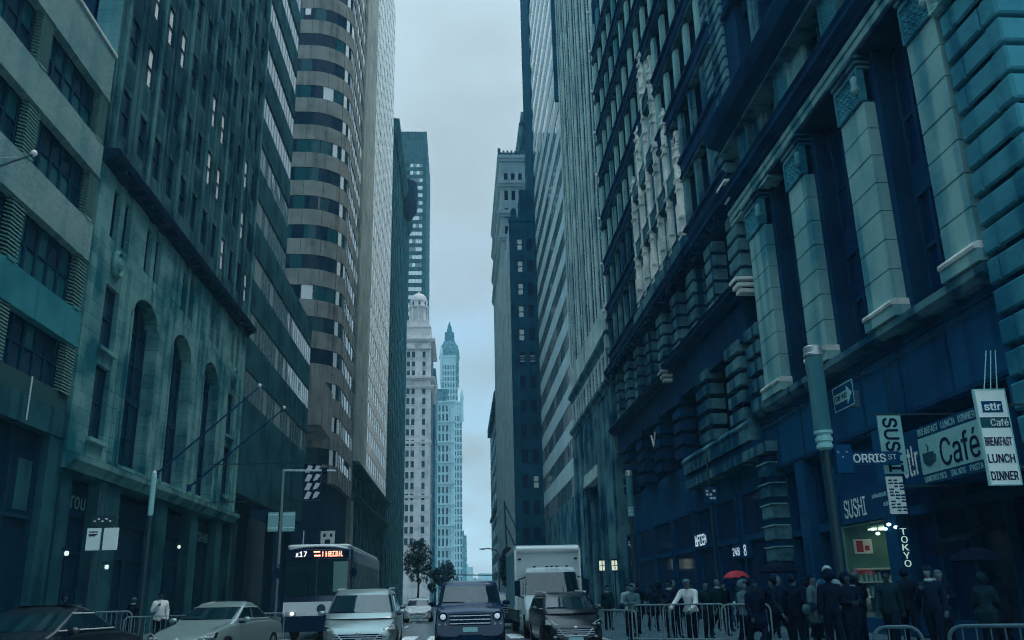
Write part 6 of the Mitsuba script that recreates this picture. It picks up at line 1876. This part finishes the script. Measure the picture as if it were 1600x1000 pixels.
person(-9.55, 30.2, 25, 'phone', 'cloth_white', 'cloth_navy', 'skin_dark', 'person in a white shirt behind the left crowd barrier', 1.0)
person(5.75, 22.9, -28, 'lean', 'cloth_white', 'cloth_navy', 'skin', 'person in a pale cap and white sleeves leaning on the crowd barrier', 1.0, cap='cloth_grey')
u = person(10.1, 33.0, 10, 'umbrella', 'cloth_blue', 'cloth_navy', 'skin', 'person walking under the red umbrella', 1.0)
person(7.75, 19.0, 4, 'hold', 'cloth_speckled', 'cloth_blue', 'skin', 'hooded person in a speckled pale jacket holding something pale', 1.06, hair='cloth_pale')
crowd = [(6.15, 24.4, 20, 'stand', 'cloth_navy', 'skin_dark', 'person in dark clothes just right of the capped person'), (7.3, 23.4, -30, 'walk', 'cloth_teal', 'skin', 'person in a teal jacket between the capped person and the hooded person'),
         (7.05, 20.2, 40, 'walk', 'cloth_blue', 'skin', 'person in blue left of the hooded person'), (8.5, 19.6, 180, 'stand', 'cloth_navy', 'skin_dark', 'person in navy seen from behind, right of the hooded person'),
         (9.6, 19.4, 160, 'walk', 'cloth_navy', 'skin_dark', 'dark figure in front of the lit shop'), (10.15, 19.0, -15, 'hold', 'cloth_blue', 'skin', 'person in a dark top below the cafe canopy'),
         (11.2, 18.6, 200, 'stand', 'cloth_navy', 'skin_dark', 'dark figure seen from behind under the cafe awning'), (10.7, 20.2, 30, 'phone', 'cloth_navy', 'skin', 'person with a phone by the cafe front'),
         (6.4, 27.5, 0, 'walk', 'cloth_navy', 'skin', 'person walking behind the capped person'), (5.3, 29.0, 20, 'stand', 'cloth_pale', 'skin', 'person in a pale top behind the leftmost right barrier'),
         (4.95, 26.4, -40, 'hold', 'cloth_grey', 'skin', 'person in grey at the right kerb beside the dark car'), (7.9, 28.0, 15, 'walk', 'cloth_teal', 'skin', 'person in teal far back beside the base bands'),
         (8.9, 26.0, -20, 'stand', 'cloth_navy', 'skin', 'dark figure near the grooved pier'), (6.9, 33.0, 0, 'walk', 'cloth_blue', 'skin_dark', 'small dark figure far down the right pavement'),
         (7.8, 36.0, 180, 'walk', 'cloth_navy', 'skin_dark', 'small figure walking away far down the right pavement'), (5.6, 35.0, 10, 'stand', 'cloth_teal', 'skin', 'small figure in teal far down near the right kerb'),
         (8.6, 41.0, 0, 'walk', 'cloth_grey', 'skin', 'small figure in grey beside the farther cylinder lamp'), (10.0, 22.8, 190, 'stand', 'cloth_navy', 'skin_dark', 'dark figure at the sushi shop door'),
         (7.3, 17.9, 175, 'phone', 'cloth_navy', 'skin_dark', 'dark figure with a raised arm left of the hooded person'), (8.95, 31.0, 10, 'walk', 'cloth_navy', 'skin', 'dark figure left of the red umbrella'),
         (9.6, 30.0, 30, 'stand', 'cloth_blue', 'skin', 'figure in blue just under the red umbrella'), (6.0, 31.0, 150, 'walk', 'cloth_navy', 'skin', 'dark figure behind the leftmost right barrier'),
         (-11.2, 27.0, 15, 'walk', 'cloth_navy', 'skin_dark', 'dark figure on the left pavement near the white double sign'), (-12.4, 36.0, 0, 'stand', 'cloth_navy', 'skin_dark', 'dark figure by the arched building shopfront')]
for i, (x, y, dg, po, co, sk, lb) in enumerate(crowd):
    person(x, y, dg, po, co, 'cloth_navy', sk, lb, .93 + .1 * ((i * 37) % 10) / 10, hair=('hair_dark', 'hair_dark', 'cloth_grey')[i % 3], extra=(1, 4, 2, 9, 0, 5, 3, 8)[i % 8])
g = np.random.default_rng(11)
spots = [(6.9, 18.8), (6.2, 19.2), (9.4, 18.0), (10.5, 18.0), (8.0, 20.6), (9.2, 21.2), (8.4, 22.0), (5.9, 25.8), (6.9, 25.7), (7.9, 25.0), (9.6, 24.6), (7.7, 18.0), (11.5, 19.6), (9.0, 19.0), (6.7, 21.6)]
wheres = ['right of the middle barriers', 'at the right barrier of the capped person', 'under the street name sign', 'under the cafe canopy', 'beside the lamp pole', 'left of the lit shop', 'behind the hooded person', 'behind the capped person', 'a step right of the capped person', 'two steps right of the capped person', 'at the grooved pier', 'just right of the hooded person', 'at the cafe window', 'between the hooded person and the lit shop', 'at the end of the middle barriers']
for i, ((x, y), wh) in enumerate(zip(spots, wheres)):
    person(x, y, float(g.uniform(-60, 60)) + (180 if i % 3 == 0 else 0), ('stand', 'walk', 'phone', 'hold')[i % 4], ('cloth_navy', 'cloth_navy', 'cloth_blue', 'cloth_teal', 'cloth_grey')[i % 5], 'cloth_navy', 'skin_dark' if i % 2 else 'skin', 'dark clothed person ' + wh, .90 + .11 * float(g.random()), extra=(4, 1, 10, 3, 5, 0, 2, 9)[i % 8])
# umbrella
B = thing('umbrella', 'red umbrella held open above the crowd on the right', 'umbrella')
hand = np.array(POSES['umbrella']['J']['palmR']) @ POSES['umbrella']['last'][0] + POSES['umbrella']['last'][1]
hx, hy, hz = hand
put('shaft', B, tube([[hx, hy, hz - .12], [hx, hy, hz + .62]], .009, 6), 'metal_dark')
n = 8
v, f = [], []
for q, (r, z) in enumerate(((.02, .30), (.2, .26), (.36, .17), (.48, .03))):
    for i in range(2 * n):
        a = math.pi * i / n
        rr = r * (1 if i % 2 == 0 else .955)
        v.append([hx + rr * math.cos(a), hy + rr * math.sin(a), hz + .34 + z - (.0 if i % 2 == 0 else -.012 * q)])
for q in range(3):
    for i in range(2 * n):
        j = (i + 1) % (2 * n)
        f += [[q * 16 + i, q * 16 + j, q * 16 + 16 + j], [q * 16 + i, q * 16 + 16 + j, q * 16 + 16 + i]]
put('canopy', B, (np.array(v), np.array(f)), 'red')
for i in range(n):
    a = 2 * math.pi * i / n
    put('rib', B, tube([[hx, hy, hz + .6], [hx + .47 * math.cos(a), hy + .47 * math.sin(a), hz + .365]], .005, 4), 'metal_dark')
B = thing('umbrella', 'dark open umbrella beside the grooved pier', 'umbrella')
put('canopy', B, lathe((9.2, 26.1, 1.95), [(.55, -.02), (.56, 0), (.42, .14), (.22, .23), (.02, .27)], 16), 'cloth_navy')
put('shaft', B, tube([[9.2, 26.1, 1.1], [9.2, 26.1, 2.22]], .009, 6), 'metal_dark')
B = thing('umbrella', 'dark open umbrella at the right edge under the cafe awning', 'umbrella')
put('canopy', B, lathe((11.0, 18.9, 1.95), [(.55, -.02), (.56, 0), (.42, .14), (.22, .23), (.02, .27)], 16), 'cloth_navy')
put('shaft', B, tube([[11.0, 18.9, 1.1], [11.0, 18.9, 2.22]], .009, 6), 'metal_dark')
# ================================================================ air
scene['air'] = {'type': 'homogeneous', 'albedo': {'type': 'rgb', 'value': [.42, .86, 1.0]}, 'sigma_t': .00042}
scene['haze'] = {'type': 'cube', 'bsdf': {'type': 'null'}, 'interior': {'type': 'ref', 'id': 'air'}, 'to_world': T().translate([0, 520, 124]).scale([420, 640, 126])}
tag('haze', 'thin bluish haze filling the avenue', kind='stuff')
scene['camera']['medium'] = {'type': 'ref', 'id': 'air'}
